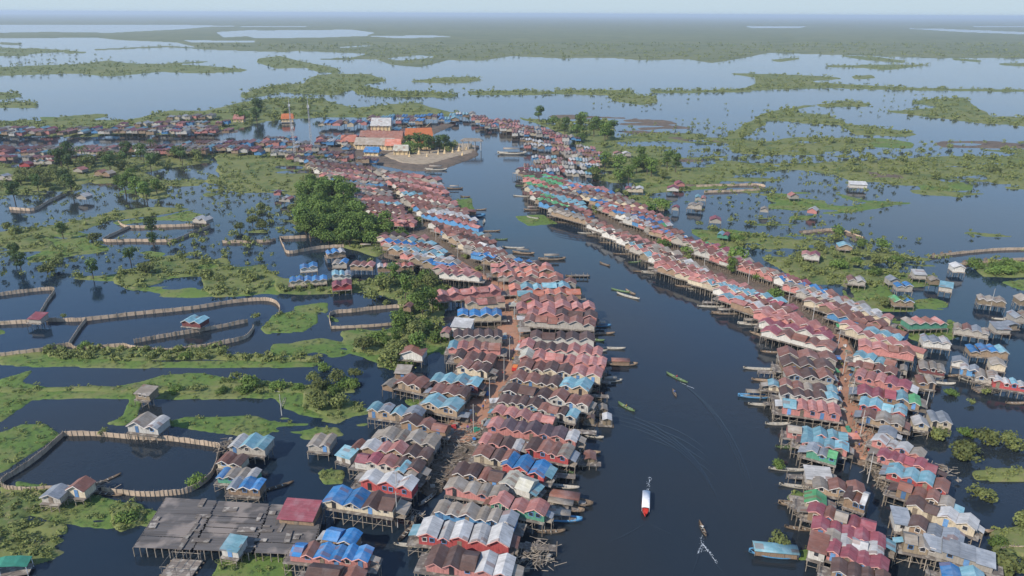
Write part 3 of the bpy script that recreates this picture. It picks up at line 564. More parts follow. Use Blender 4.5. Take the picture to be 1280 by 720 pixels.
# --- left bank, river side: near rows one by one
for r in [(537,690,640,704,'nnnWW','pink'),(527,655,638,668,'WWWWW','red'),(547,628,645,645,'TTTTTS','blue'),(617,620,683,634,'ppp','green'),
 (560,600,632,613,'TTTT','pink'),(632,592,668,604,'ww','white'),(570,581,630,592,'nnrn','wood'),(633,571,684,583,'UUU','red'),(596,560,645,569,'rnr','cream'),(603,544,652,552,'prnW','pink'),(662,551,714,562,'nrrT','red'),
 (613,524,722,542,'pmmmmmW','pink'),(619,508,694,522,'ppppp','wood'),(625,494,676,502,'nnnn','cream'),(676,505,722,514,'rrnb','grey'),(633,480,738,500,'nnnrrr','white'),
 (641,466,700,474,'rrnn','tan'),(704,474,738,480,'bb','tan'),(651,452,752,464,'rrnnpp','cream'),(652,440,757,450,'wppppppp','pink'),(652,427,752,436,'pnnnppp','white')]:
    house(*r[:4],cols=r[4],wall=r[5],place=LR)
def palB(y,x):
    if 400<y<430: return 'nnnnrR'
    if y>365: return 'nrrnrp'
    if y>325: return 'oopprb'
    if y>300: return 'rrWTrrUn'
    return 'rrrnnTTrrpWb'
rungs([(662,416,745,420),(658,398,742,402),(652,378,735,380),(640,358,715,356),(630,346,718,345),(614,332,690,330),(577,306,645,325),(555,286,618,307),(532,268,600,285),(508,248,583,265),(494,230,556,245),(470,209,548,222)],LR,palB)
# --- left bank, land side
for r in [(385,710,452,718,'nnr','tan'),(366,680,462,690,'UrUUUU','pink'),(408,661,446,668,'UU','wood'),(411,613,496,626,'UUnn','cream'),(455,591,518,603,'WWW','red'),(500,580,522,585,'bT','grey'),
 (447,567,528,580,'RRpnn','white'),(456,551,538,565,'Wppnn','wood'),(478,537,547,548,'TTTT','grey'),(505,521,560,532,'nrr','wood'),(463,505,528,514,'bSbS','tan'),(532,496,576,505,'bb','tan'),
 (542,482,585,488,'rrn','wood'),(542,468,600,476,'bbbb','maroon'),(503,470,531,476,'rr','tan'),(575,452,612,458,'rrn','cream'),(570,440,618,445,'nrnr','wood'),(562,428,626,430,'bprrr','pink'),(568,415,627,414,'nnnnn','grey'),(567,401,590,403,'W','white'),
 (573,389,626,388,'UUUU','cream'),(582,375,630,372,'rpnr','cream'),(545,366,624,358,'pppppp','pink')]:
    house(*r[:4],cols=r[4],wall=r[5],place=LL)
def palA(y,x):
    if y>325: return 'rrpWTU'
    if y>290: return 'bTprTUWr'
    if y>265: return 'bWpTrrn'
    if y>245: return 'bbrTrnr'
    return 'rrnrTTTnp'
rungs([(560,345,603,348),(535,328,590,335),(500,314,568,323),(478,300,550,311),(475,288,536,295)],LL,palA)
rungs([(462,272,518,276),(456,255,506,261),(425,240,494,248),(415,222,482,230),(390,207,464,214),(380,195,448,201)],LL,palA)
# --- right bank, river side
for r in [(1042,702,1112,722,'nnnn','wood'),(1037,678,1110,702,'RRRR','pink'),(1034,664,1104,684,'TWWW','wood'),(1014,672,1034,678,'r','white'),(1018,648,1106,672,'RRRRR','pink'),(1013,630,1096,655,'RrTRR','wood'),
 (1008,617,1032,622,'G','cream'),(1060,611,1086,620,'nrW','wood'),(1018,598,1080,608,'Trr','tan'),(1008,587,1038,590,'W','grey'),(1011,555,1048,565,'SSG','green'),(1004,544,1060,556,'bbbb','pink'),(985,531,1060,542,'Tbbbb','pink'),
 (979,499,1050,509,'bpppp','pink'),(976,486,1046,492,'nnnnb','white'),(962,474,1046,484,'brrTnb','cream')]:
    house(*r[:4],cols=r[4],wall=r[5],place=RR_)
def palC(y,x):
    if y>425: return 'rrrn'
    if y>395: return 'nrpR'
    if y>370: return 'rppRW'
    if y>345: return 'RpWrrbn'
    if y>300: return 'rrnWbrTp'
    if y>250: return 'rWTrnp'
    return 'rrbGRpTn'
rungs([(980,462,1038,466),(976,440,1038,444),(958,408,1042,429),(960,392,1044,418),(900,366,1024,405),(885,350,998,384),(832,334,962,368),(800,314,904,346),(768,293,866,326),(724,270,808,300)],RR_,palC)
rungs([(695,262,756,280),(672,248,740,267),(660,234,728,251),(652,219,712,235),(650,207,700,219)],RR_,palC)
# --- right bank, land side
for r in [(1180,712,1232,724,'Ub','grey'),(1157,672,1243,697,'SSSS','grey'),(1130,668,1160,674,'TT','thatch'),(1140,648,1204,670,'nSS','wood'),(1118,640,1136,643,'S','white'),(1137,622,1222,652,'nnWW','cream'),(1124,603,1192,625,'rrrT','wood'),
 (1112,581,1186,604,'bbbr','red'),(1101,560,1173,583,'RRRRRR','pink'),(1094,543,1156,564,'WWWT','pink'),(1101,533,1120,538,'S','grey'),(1080,512,1130,524,'rTT','tan'),(1077,498,1133,511,'bbbb','red'),(1074,483,1150,497,'RRRbG','wood'),
 (1072,463,1138,479,'pppRR','pink'),(1071,451,1121,462,'rrrr','wood'),(1070,440,1121,453,'bbbr','white')]:
    house(*r[:4],cols=r[4],wall=r[5],place=RL)
def palD(y,x):
    if y>400: return 'TrpT'
    if y>375: return 'prrbbprpW'
    if y>330: return 'bUWrrnprpT'
    if y>290: return 'rrrWRT'
    if y>260: return 'rrrTnWpGU'
    return 'pprTbpU'
rungs([(1070,425,1140,437),(1062,408,1148,434),(1035,384,1118,408),(1008,366,1100,390),(974,347,1075,378),(942,330,1027,360),(890,317,975,345),(842,296,945,320),(794,277,868,300),(756,257,835,276),(722,238,795,254),(704,224,752,232)],RL,palD)
# --- outlying houses
OUT='*'
for r in [(387,545,418,548,'TT','grey','taupe roofed hut on stilts standing alone in the water'),(424,559,444,565,'b','white','small pale blue roofed stilt hut left of the zigzag rows'),
 (441,552,454,555,'r','tan','tiny brown roofed hut behind the pale blue stilt hut'),(288,547,340,552,'Wbb','grey','pale and blue roofed house at the top of the four by the big pen'),
 (273,568,308,572,'rn','cream','brown roofed house second from the top beside the big fish pen'),(271,586,326,590,'UTTW','green','grey and blue roofed house third from the top beside the big pen'),
 (285,600,331,603,'SUU','wood','bright blue roofed house lowest of the four beside the big pen'),(350,633,400,637,'R','wood','long red roofed shed on the plank platform'),
 (280,674,304,678,'b','white','small pale blue hut on stilts over the plank platform'),(88,602,113,605,'r','cream','brown roofed hut on the lower net wall of the big pen'),(55,609,82,611,'S','grey','low grey blue shelter left of the brown pen hut'),
 (172,484,193,487,'T','thatch','grey thatched hut on stilts above the big pen'),(163,522,207,527,'TW','white','white roofed house on the upper net wall of the big pen'),
 (38,392,56,393,'R','grey','red roofed pen hut on stilts at the left edge ponds'),(230,395,257,398,'bb','maroon','pale blue roofed hut on maroon walls on the long net wall'),
 (501,435,533,438,'r','white','red brown roofed white house alone among the trees'),(494,460,515,461,'T','wood','flat grey roofed shed among the trees below the white house'),(480,474,495,477,'T','wood','small tilted grey shed left of the lower street'),
 (551,410,564,411,'p','grey','little pink roofed hut on stilts left of the blue roof row'),(505,379,516,380,'r','wood','brown hut at the corner of the narrow fish pen'),
 (358,348,412,344,'UUUUU','cream','school with five bright blue gables and cream walls'),(373,331,398,329,'UU','white','two gabled bright blue roof behind the school'),(413,340,440,338,'bbS','white','pale blue roofed house right of the blue gabled school'),
 (413,353,441,351,'RR','red','crimson low house at the right end of the school'),(406,314,432,311,'UUW','tan','blue roofed house farthest back behind the school'),(437,327,470,328,'rrp','tan','brown and pink roofed house right of the school'),(468,331,520,328,'WpbpoR','wood','six gabled pink and blue house by the grove road'),(415,325,436,325,'TU','grey','grey roofed house between the school and its back house'),
 (1140,521,1162,524,'W','cream','white roofed annex left of the grey house in the right water'),(1160,517,1190,521,'SS','cream','grey roofed house with cream wall in the right water'),
 (1207,431,1262,436,'UUUb','tan','bright blue four gabled house near the right edge'),(1147,451,1184,457,'TTT','maroon','taupe three gabled house in the water right of the street'),(1150,420,1190,424,'SSW','white','silver roofed house with bright gable right of the street'),
 (1190,404,1240,412,'TrST','grey','grey and brown roofed house behind the silver roofed one'),(1128,400,1184,398,'Tprp','green','pink gabled house with green wall across the water'),(1113,371,1142,372,'GU','tan','green and blue roofed hut alone in the right water'),
 (1118,353,1141,354,'UU','grey','bright blue roofed cluster house in the right water'),(1108,347,1124,347,'S','grey','small grey house left of the bright blue cluster house'),(1174,353,1193,356,'b','grey','pale blue cabin in the right water'),(1140,338,1158,339,'W','grey','small whitish hut above the pale blue cabin'),(1160,346,1176,347,'T','thatch','taupe hut between the whitish hut and the blue cabin'),
 (1220,368,1260,373,'TTT','thatch','thatch grey roofed raft house in the open right water'),(1188,330,1206,331,'W','white','white roofed hut at the end of the right causeway'),(1262,391,1290,392,'ST','grey','grey raft house cut by the right frame edge'),(1270,370,1290,371,'T','thatch','taupe hut at the right frame edge'),
 (1218,462,1250,468,'TT','grey','grey two gabled house above the red walled long house'),(1237,470,1300,480,'WWbWb','red','white and blue gabled long house with red wall'),(1240,404,1262,405,'S','grey','steel roofed hut right of the bright blue gabled house'),(1236,449,1258,452,'T','cream','cream walled hut below the bright blue gabled house'),(1190,445,1212,449,'S','white','steel roofed hut left of the bright blue gabled house'),(1200,455,1226,460,'WS','blue','whitish hut with a blue wall below the steel roofed hut'),
 (1145,470,1170,473,'rT','wood','brown wall raft house right of the pink gabled row'),(1125,455,1136,457,'T','grey','tiny grey boat house right of the pale blue roofs'),
 (1001,314,1027,317,'pR','white','pink and crimson roofed house in the upper right ponds'),(1046,303,1066,304,'b','tan','pale blue roofed hut in the upper right ponds'),(1058,345,1083,347,'rW','grey','brown and white roofed house above the blue street roofs'),
 (843,227,856,227,'R','pink','crimson roofed hut right of the pair behind the far bank'),(833,232,850,233,'R','white','crimson roofed hut left of the pair behind the far bank'),(798,201,810,201,'b','white','white walled hut with a blue roof in the far scrub'),(868,244,884,245,'bp','grey','pale house with blue and pink roof in the far ponds'),(860,253,880,255,'TT','grey','taupe house below the blue and pink roofed one'),
 (886,271,903,272,'R','grey','crimson hut farthest right in the middle ponds'),(840,256,850,257,'R','grey','tiny crimson hut in the middle ponds'),(897,289,913,291,'bR','green','pale house with a green wall in the middle ponds'),(780,233,806,234,'RTW','cream','crimson and cream roofed house behind the right bank'),(765,190,790,190,'rW','grey','brown roofed house right of the far grove'),
 (950,258,962,259,'T','grey','small taupe hut by the far right pond dyke'),(1010,259,1024,261,'W','pink','whitish hut at the head of the far right dyke'),(985,242,998,242,'p','grey','pink roofed hut in the far right ponds'),(1060,228,1085,229,'W','white','whitish shed beside the far right earth field'),
 (243,270,263,272,'WW','grey','white roofed shed above the left fish pens'),(94,209,107,210,'p','grey','salmon roofed hut in the trees behind the far left village'),(375,235,388,236,'r','wood','brown roofed hut left of the dense grove'),(342,238,352,238,'R','pink','crimson hut left of the dense grove'),(350,245,366,246,'Wp','grey','pale and pink hut left of the dense grove'),
 (120,213,142,215,'rT','wood','brown roofed house in the ponds behind the far left village'),(98,242,112,243,'W','grey','white roofed hut in the scrub of the left ponds'),(25,203,40,203,'R','red','crimson house below the far left village'),(38,200,68,200,'Wbp','grey','white and pink roofed house below the far left village'),(0,218,26,219,'STW','grey','grey roofed house at the far left edge')]:
    house(*r[:4],cols=r[4],wall=r[5],place='*'+r[6],depth=max(2.6,min(6.0,(r[2]-r[0])*proj(P(r[0],r[1],5))[2]/F*.8)),zr=4.5,floor=2.0)
# --- far villages: rows run away from the camera, so the gables face the water
FP='prTrpWrwRTb'
def farband(x0,x1,y0,y1,place,step=9.5,dep=20,skip=.08,pal='rrrRrnTWpb',face=False):
    x=x0
    while x<x1:
        k=(x-x0)/(x1-x0); y=y0+(y1-y0)*k+random.uniform(-1.1,1.1); w=step*random.uniform(.8,1.15)
        if random.random()>skip: house(x,y,x+w*.93,y,cols=random.choice(pal)*random.choice([1,2,2]) if random.random()<.8 else None,place=place,depth=dep*random.uniform(.6,1.1),pal=pal,zr=random.uniform(5.3,6.8),wall=random.choice(['pink','cream','white','tan','wood','blue','grey']),row=1)
        x+=w
FV='village across the far channel'; FW='far left village'; FX='village beyond the temple'; FY='bank across the far bend'; FZ='far right bank village'
farband(-40,285,163,161,FV,9,13,.08,FP); farband(-40,285,159,157,FV,9,12,.25,FP); farband(150,280,153,151,FV,9,12,.2,FP)
farband(-40,300,184,181,FW,9,13,.06,FP); farband(-40,300,189,185,FW,10,10,.25,FP); farband(230,440,177,175,FW,9,13,.06,FP); farband(250,430,182,182,FW,9,11,.12,FP); farband(320,440,188,190,FW,9,10,.15,'rTrTWrn'); farband(350,470,194,197,FW,9,9,.2,'rTrTWrn'); farband(0,110,195,193,FW,10,9,.3,FP); farband(330,430,170,170,FW,9,9,.3,FP)
farband(455,520,163,160,FX,10,25); farband(420,500,170,168,FX,10,25,.15)
farband(400,600,152,145,FY,9,18,.05,'rTbWrURT'); farband(210,260,145,143,FY,8,14,.1,'STWT'); farband(460,590,146,141,FY,8,18,.2,'TWbrU')
farband(594,650,147,152,FZ,8,14,.05,'orprb'); farband(600,690,154,162,FZ,8,14,.05,'rprT'); farband(640,730,163,172,FZ,8,13,.05); farband(650,745,172,184,FZ,8,12,.05,'rprTW'); farband(690,745,185,196,FZ,8,12,.05,'rprTW'); farband(668,750,200,205,FZ,8,12,.08,'prTWb'); farband(655,750,178,190,FZ,8,12,.1,'rprTW'); farband(600,660,150,157,FZ,8,12,.1,'orpr'); farband(625,700,158,167,FZ,8,12,.1,'rprT'); farband(665,750,194,200,FZ,8,12,.1,'rprTWb'); farband(655,705,206,208,FZ,8,12,.1,'rnpT'); farband(660,740,210,214,FZ,8,12,.1,'rTWbW')
for h in HOUSES:
    if h['place'] in (FV,FW,FX,FY,FZ): continue
    c=(h['a']+h['b'])/2; u=(h['b']-h['a']).normalized(); v=Vector((-u.y,u.x,0)); best=6.6
    for g in HOUSES:
        if g is h: continue
        d=(g['a']+g['b'])/2-c
        if d.length>30: continue
        ly=abs(d.dot(v)); lx=abs(d.dot(u))
        if lx<(h['L']+g['L'])/2-.8 and ly>2.2: best=min(best,ly)
    h['depth']=max(3.4,min(h['depth'],best-(1.7 if c.y<330 else 1.3)))
HOUSES.sort(key=lambda h:-h['app'])
ind=HOUSES[:300]; mass=HOUSES[300:]
print('houses',len(HOUSES),'trees',len(TREES))
def bays(h):
    n=len(h['cols']); rr=random.Random(int(h['a'].x*7+h['a'].y*13)); w=[rr.uniform(.74,1.28) for _ in range(n)]; s=sum(w); x=-h['L']/2; out=[]
    for i in range(n):
        x2=x+w[i]/s*h['L']; out.append((x,x2)); x=x2
    lay=[]
    for (x0,x1) in out:
        wd=x1-x0; lay.append((x0,x1,rr.uniform(-.32,.3),min(1.5,wd*rr.uniform(.20,.32)),rr.uniform(-.35,.5)))
    return lay
def roof_mesh(mb,x0,x1,y0,y1,e,rise,t=.09,flat=False,bow=False):
    g=.012; x0+=g;x1-=g; xm=(x0+x1)/2
    if flat: prof=[(x0,e+.1),(x1,e+.1)]; 
    elif bow: prof=[(x0,e),(x0+(xm-x0)*.45,e+rise*.62),(xm,e+rise),(x1-(x1-xm)*.45,e+rise*.62),(x1,e)]
    else: prof=[(x0,e),(xm,e+rise),(x1,e)]
    n=len(prof); vs=[]
    for y in(y0,y1):
        yy=y if not flat else y
        vs+=[(x,yy,z+(0 if not flat else (0 if y==y0 else rise*.7))) for x,z in prof]+[(x,yy,z-t+(0 if not flat else (0 if y==y0 else rise*.7))) for x,z in prof]
    m=2*n; fs=[]
    for i in range(n-1):
        fs+=[(i,i+1,m+i+1,m+i),(n+i+1,n+i,m+n+i,m+n+i+1),(i,n+i,n+i+1,i+1),(m+i,m+i+1,m+n+i+1,m+n+i)]
    fs+=[(0,m,m+n,n),(n-1,2*n-1,m+2*n-1,m+n-1)]
    mb.add(vs,fs)
def roof_cross(mb,x0,x1,y0,y1,e,rise):   # ridge along the row
    x0+=.013;x1-=.013; ym=(y0+y1)/2
    mb.add([(x0,y0,e-.06),(x1,y0,e-.06),(x1,y1,e-.06),(x0,y1,e-.06),(x0,ym,e+rise),(x1,ym,e+rise),(x0,y0,e),(x1,y0,e),(x1,y1,e),(x0,y1,e)],[(3,2,1,0),(0,1,7,6),(2,3,9,8),(6,7,5,4),(8,9,4,5),(0,6,4,9,3),(1,2,8,5,7)])
def crossset(h):
    if h['place'][0]=='*' or len(h['cols'])<2: return set()
    rr=random.Random(int(h['a'].x*11+h['b'].y*17)); return {i for i in range(len(h['cols'])) if rr.random()<.13}
def wall_mesh(mb,lay,D,fl,ev,flat,cr=()):
    y0,y1=-D/2,D/2
    for i,(x0,x1,dz,rise,_) in enumerate(lay):
        e=ev+dz-.09; xm=(x0+x1)/2; yo=0 if i%2==0 else .02
        if i in cr: mb.add([(x0,y0+yo,fl),(x1,y0+yo,fl),(x1,y0+yo,e),(x0,y0+yo,e),(x0,y1,fl),(x1,y1,fl),(x1,y1,e),(x0,y1,e)],[(0,1,2,3),(5,4,7,6),(0,3,7,4),(1,5,6,2)])
        elif flat: mb.add([(x0,y0,fl),(x1,y0,fl),(x1,y0,e+.08),(x0,y0,e+.08),(x0,y1,fl),(x1,y1,fl),(x1,y1,e+rise*.68),(x0,y1,e+rise*.68)],[(0,1,2,3),(5,4,7,6),(0,3,7,4),(1,5,6,2)])
        else:
            mb.add([(x0,y0+yo,fl),(x1,y0+yo,fl),(x1,y0+yo,e),(xm,y0+yo,e+rise),(x0,y0+yo,e)],[(0,1,2,3,4)]); mb.add([(x0,y1,fl),(x1,y1,fl),(x1,y1,e),(xm,y1,e+rise),(x0,y1,e)],[(1,0,4,3,2)])
            if i==0: mb.add([(x0,y0,fl),(x0,y1,fl),(x0,y1,e),(x0,y0,e)],[(0,3,2,1)])
            if i==len(lay)-1: mb.add([(x1,y0,fl),(x1,y1,fl),(x1,y1,e),(x1,y0,e)],[(0,1,2,3)])
postm=MB(); postm.bar((0,0,0),(0,0,1),.1,5); POST=postm.mesh('stilt',M['post'])
winm=MB(); winm.box((0,0,0),(.8,.06,.85)); WINP=winm.mesh('pane',M['pane'])
wf=MB(); 
for sx in(-.46,.46): wf.box((sx,-.03,0),(.1,.1,1.05))
for sz in(-.48,.48): wf.box((0,-.03,sz),(.82,.1,.09))
WINF=[wf.mesh('window',M['trimw']),wf.mesh('window',M['shut'])]
dm=MB(); dm.box((0,0,0),(.9,.07,1.8)); DOOR=[dm.mesh('door',M['pane']),dm.mesh('door',M['timber']),dm.mesh('door',M['shut'])]
NAME={'*':0}
def colword(cols):
    seen=[]
    for c in cols:
        w_=ROOFC[c][1]
        if w_ not in seen: seen.append(w_)
    return seen[0] if len(seen)==1 else seen[0]+' and '+seen[1]
NUM=['','one','two','three','four','five','six','seven','eight','nine','ten']
def build_house(h,label,cat,group):
    a,b=h['a'],h['b']; c=(a+b)/2; rz=math.atan2(b.y-a.y,b.x-a.x); D_=h['depth']; fl=h['floor']; ev=h['zr']-.75
    root=empty('stilt_house',(c.x,c.y,0),rz); tag(root,label,cat,group)
    iso=h['place'][0]=='*'; oh=.4 if iso else .45; so=.2 if iso else .35
    near=h['dist']<215; mid=h['dist']<330; lay=bays(h); L=h['L']; rr=random.Random(int(L*1000))
    flat=len(h['cols'])==1 and rr.random()<.5 or h['cols'] in('SSSS','R')
    crs=crossset(h) if not flat else set()
    groups=[]
    for i,(ly,cc) in enumerate(zip(lay,h['cols'])):
        mb=MB(); x0,x1,dz,rise,dy=ly
        if i in crs: roof_cross(mb,x0,x1,-D_/2-oh*.7,D_/2+oh*.5,ev+dz,min(2,D_*.26))
        else: roof_mesh(mb,x0-(so if i==0 else 0),x1+(so if i==len(lay)-1 else 0),-D_/2-oh+min(0,dy*.6),D_/2+oh*.5,ev+dz,rise,flat=flat,bow=(rr.random()<.12 and near))
        if near or mid: mb.build('roof',RMAT[cc],root)
        else: groups.append((cc,mb))
    if groups:
        d={}
        for cc,mb in groups:
            m_=d.setdefault(cc,MB()); m_.add(mb.v,mb.f)
        for cc,m_ in d.items(): m_.build('roof',RMAT[cc],root)
    wm=MB(); wall_mesh(wm,lay,D_-.2,fl,ev,flat,crs); wm.build('wall',WMAT[h['wall']],root)
    dk=MB(); ext=rr.choice([0,0,1.2,2.2]); ext2=rr.choice([0,0,.8,1.8]);
    if iso: ext=.6 if rr.random()<.3 else 0; ext2=0
    dk.box(((ext2-ext)/2,-.35,fl-.12),(L+.3+ext+ext2,D_+.5,.2)); dk.build('deck',M['deck'],root)
    if mid:
        tm=MB()
        for i,(x0,x1,dz,rise,dy) in enumerate(lay):
            if flat or i in crs: continue
            y=-D_/2-oh-.03+min(0,dy*.6); e=ev+dz; xm=(x0+x1)/2; k=.16
            tm.add([(x0,y,e-k),(xm,y,e+rise-k),(xm,y,e+rise+.03),(x0,y,e+.03),(x0,y-.04,e-k),(xm,y-.04,e+rise-k),(xm,y-.04,e+rise+.03),(x0,y-.04,e+.03)],[(0,1,2,3),(7,6,5,4),(3,2,6,7),(0,4,5,1)])
            tm.add([(xm,y,e+rise-k),(x1,y,e-k),(x1,y,e+.03),(xm,y,e+rise+.03),(xm,y-.04,e+rise-k),(x1,y-.04,e-k),(x1,y-.04,e+.03),(xm,y-.04,e+rise+.03)],[(0,1,2,3),(7,6,5,4),(3,2,6,7),(0,4,5,1)])
        if tm.v: tm.build('bargeboard',M['trimp'] if h['wall'] in('pink','red') or h['cols'][0] in 'pR' and rr.random()<.5 else M['trimw'],root)
    if not iso and near:
        for sgn in (-1,1):
            if rr.random()<.45:
                q=MB(); xo=sgn*L/2; wd=rr.uniform(1.3,2.4); y0=-D_/2+rr.uniform(-.3,1); y1=D_/2-rr.uniform(0,1.2); ze=ev-rr.uniform(.15,.5); za=ze-rr.uniform(.3,.7)
                xa,xb=xo+sgn*.02,xo+sgn*wd; vs=[(xa,y0,ze),(xb,y0,za),(xb,y1,za),(xa,y1,ze)]
                q.add(vs+[(x,y,z-.07) for x,y,z in vs],[(0,1,2,3),(7,6,5,4),(0,4,5,1),(1,5,6,2),(2,6,7,3),(3,7,4,0)]); q.build('lean_to_roof',RMAT[rr.choice('TSrnbWT')],root)
                q=MB()
                for y in(y0+.2,y1-.2): q.bar((xb-sgn*.15,y,-.8),(xb-sgn*.15,y,za-.05),.07)
                q.box(((xa+xb)/2,(y0+y1)/2,fl-.3),(wd-.1,y1-y0-.2,.12)); q.build('lean_to_frame',M['post'],root)
    # stilts
    nx=max(2,int((L+ext)/2.0)+1); xs_=[-L/2-ext+.1+(L+ext-.2)*i/(nx-1) for i in range(nx)]; ys=[-D_/2-.55,-D_/6,D_/6+.4,D_/2-.1]
    if near:
        for y in ys:
            for x in xs_:
                if y>0 and rr.random()<.4: continue
                o=link('stilt',POST,root); hh=fl-.2+.9; o.location=(x+rr.uniform(-.12,.12),y,-.9); o.scale=(rr.uniform(.7,1.2),)*2+(hh,)
        br=MB()
        for i in range(len(xs_)-1):
            if rr.random()<.5: br.bar((xs_[i],ys[0]-.09,.2),(xs_[i+1],ys[0]-.09,fl-.5),.045)
        br.bar((xs_[0],ys[0]-.12,1.5),(xs_[-1],ys[0]-.12,1.6),.05); br.build('brace',M['post'],root)
        for i,(x0,x1,dz,rise,dy) in enumerate(lay):
            xm=(x0+x1)/2
            if rr.random()<.3: o=link('door',rr.choice(DOOR),root); o.location=(xm,-D_/2+.06,fl+.95-.02)
            elif rr.random()<.85:
                n_=2 if x1-x0>3.6 else 1
                for q in range(n_):
                    o=link('window',rr.choice(WINF),root); o.location=(xm+(q-.5*(n_-1))*1.5,-D_/2+.07,fl+1.35); link('pane',WINP,o)
        if ext and rr.random()<.8:  # rail of the open porch
            rl=MB(); x=-L/2-ext+.1
            for y in(-D_/2-.5,0,D_/2-.2): rl.bar((x,y,fl-.05),(x,y,fl+.9),.05)
            rl.bar((x,-D_/2-.5,fl+.85),(x,D_/2-.2,fl+.85),.045); rl.bar((x,-D_/2-.5,fl+.45),(x,D_/2-.2,fl+.45),.035); rl.build('railing',M['post'],root)
    else:
        st=MB()
        for y in (ys if mid else ys[::3]):
            for x in xs_: st.bar((x,y,-.8),(x+rr.uniform(-.1,.1),y,fl-.2),.1)
        st.build('stilt_frame',M['post'],root)
    return root
rows={}
for h in ind: rows.setdefault(h['place'],[]).append(h)
STYLE={}
for pl,hs in rows.items():
    if pl[0]=='*':
        build_house(hs[0],pl[1:],'house','houses standing apart in the water'); continue
    hs.sort(key=lambda h:(h['dist'] if pl not in (FV,FW,FX,FY,FZ) else h['a'].x)); key={}
    fromword='nearest first' 
    for h in hs: key.setdefault((colword(h['cols']),len(h['cols'])),[]).append(h)
    for (cw,nb),sub in key.items():
        for i,h in enumerate(sub,1):
            g=('%s gabled'%NUM[nb]) if nb>1 else 'single roofed'
            end='from left' if pl in(FV,FW,FX,FY,FZ) else 'from near end'
            lab='%s %s house'%(cw,g)+((', %s %s'%(ordn(i),end)) if len(sub)>1 else ', only such')+', '+pl
            build_house(h,lab,'house','stilt houses of '+pl)
# far mass: beyond the 300 that show largest
mm={}; wms={}; sm=MB()
massv=[];massf=[];massm=[]; matlist=list(ROOFC); mats=[RMAT[k] for k in matlist]+[WMAT[k] for k in WALLC]+[M['post']]; wl=list(WALLC)
for h in mass:
    c=(h['a']+h['b'])/2; rz=math.atan2(h['b'].y-h['a'].y,h['b'].x-h['a'].x); T_=Matrix.Translation((c.x,c.y,0))@Matrix.Rotation(rz,4,'Z'); ev=h['zr']-.75
    def put(mb,mi):
        base=len(massv); massv.extend([tuple(T_@Vector(v)) for v in mb.v]); massf.extend([tuple(base+i for i in f) for f in mb.f]); massm.extend([mi]*len(mb.f))
    for ly,cc in zip(bays(h),h['cols']):
        mb=MB(); roof_mesh(mb,ly[0],ly[1],-h['depth']/2-.5,h['depth']/2+.3,ev+ly[2],ly[3]); put(mb,matlist.index(cc))
    mb=MB(); wall_mesh(mb,bays(h),h['depth']-.2,h['floor'],ev,False); put(mb,len(matlist)+wl.index(h['wall']))
    mb=MB(); L=h['L']; nx=max(2,int(L/2.5)+1)
    for y in(-h['depth']/2,h['depth']/2):
        for i in range(nx): mb.bar((-L/2+L*i/(nx-1),y,-.8),(-L/2+L*i/(nx-1),y,h['floor']),.1)
    put(mb,len(mats)-1)
me=bpy.data.meshes.new('distant_village'); me.from_pydata(massv,[],massf)
for q in mats: me.materials.append(q)
me.polygons.foreach_set('material_index',massm); o=link('distant_village',me); tag(o,'mass of small far village roofs beyond the nearer houses','village',kind='stuff')
# ---------------------------------------------------------------- plank platform
pc=[P(207,622,2.2),P(405,634,2.2),P(392,694,2.2),P(166,684,2.2)]
root=empty('plank_platform',tuple((pc[0]+pc[2])/2*Vector((1,1,0)).x if False else ((pc[0].x+pc[2].x)/2,(pc[0].y+pc[2].y)/2,0)))
o0=Vector(root.location); mb=MB(); n=70
for i in range(n):
    for j in range(3):
        if random.random()<.05: continue
        k0=i/n;k1=(i+.93)/n; u0=j/3+random.uniform(0,.01);u1=(j+1)/3-random.uniform(0,.012)
        A=pc[0].lerp(pc[3],k0);B=pc[1].lerp(pc[2],k0);A2=pc[0].lerp(pc[3],k1);B2=pc[1].lerp(pc[2],k1); z=random.uniform(-.03,.04)
        q=[A.lerp(B,u0),A.lerp(B,u1),A2.lerp(B2,u1),A2.lerp(B2,u0)]; q=[p-o0+Vector((0,0,z)) for p in q]
        mb.add(q+[p-Vector((0,0,.08)) for p in q],[(3,2,1,0),(4,5,6,7),(0,1,5,4),(1,2,6,5),(2,3,7,6),(3,0,4,7)])
mb.build('planking',M['platform'],root)
fr=MB()
for i in range(9):
    k=i/8; A=pc[0].lerp(pc[1],k)-o0;B=pc[3].lerp(pc[2],k)-o0; fr.bar(A-Vector((0,0,.25)),B-Vector((0,0,.25)),.12)
fr.build('joist',M['timber'],root); k_=0
for i in range(26):
    for (A,B) in((pc[3],pc[2]),) : 
        p=A.lerp(B,i/25)-o0; o=link('stilt',POST,root); o.location=(p.x+random.uniform(-.15,.15),p.y,-.9); o.scale=(1.1,1.1,3.0)
    if i%2==0:
        for kk in(.33,.66,0):
            p=pc[0].lerp(pc[3],kk).lerp(pc[1].lerp(pc[2],kk),i/25)-o0; o=link('stilt',POST,root); o.location=(p.x,p.y,-.9); o.scale=(1.1,1.1,3.0)
for i in range(24):
    rk=MB()
    k=random.random();u=random.random(); p=pc[0].lerp(pc[3],k).lerp(pc[1].lerp(pc[2],k),u)-o0; ang=random.choice([0,1.57])+random.uniform(-.1,.1)
    rk.box((p.x,p.y,p.z+.16+i*.004),(random.uniform(1,4),random.uniform(.4,1.6),.08),ang); rk.build('drying_mat',M['deck'],root)
tag(root,'wide grey plank platform on stilts at the lower left','platform')
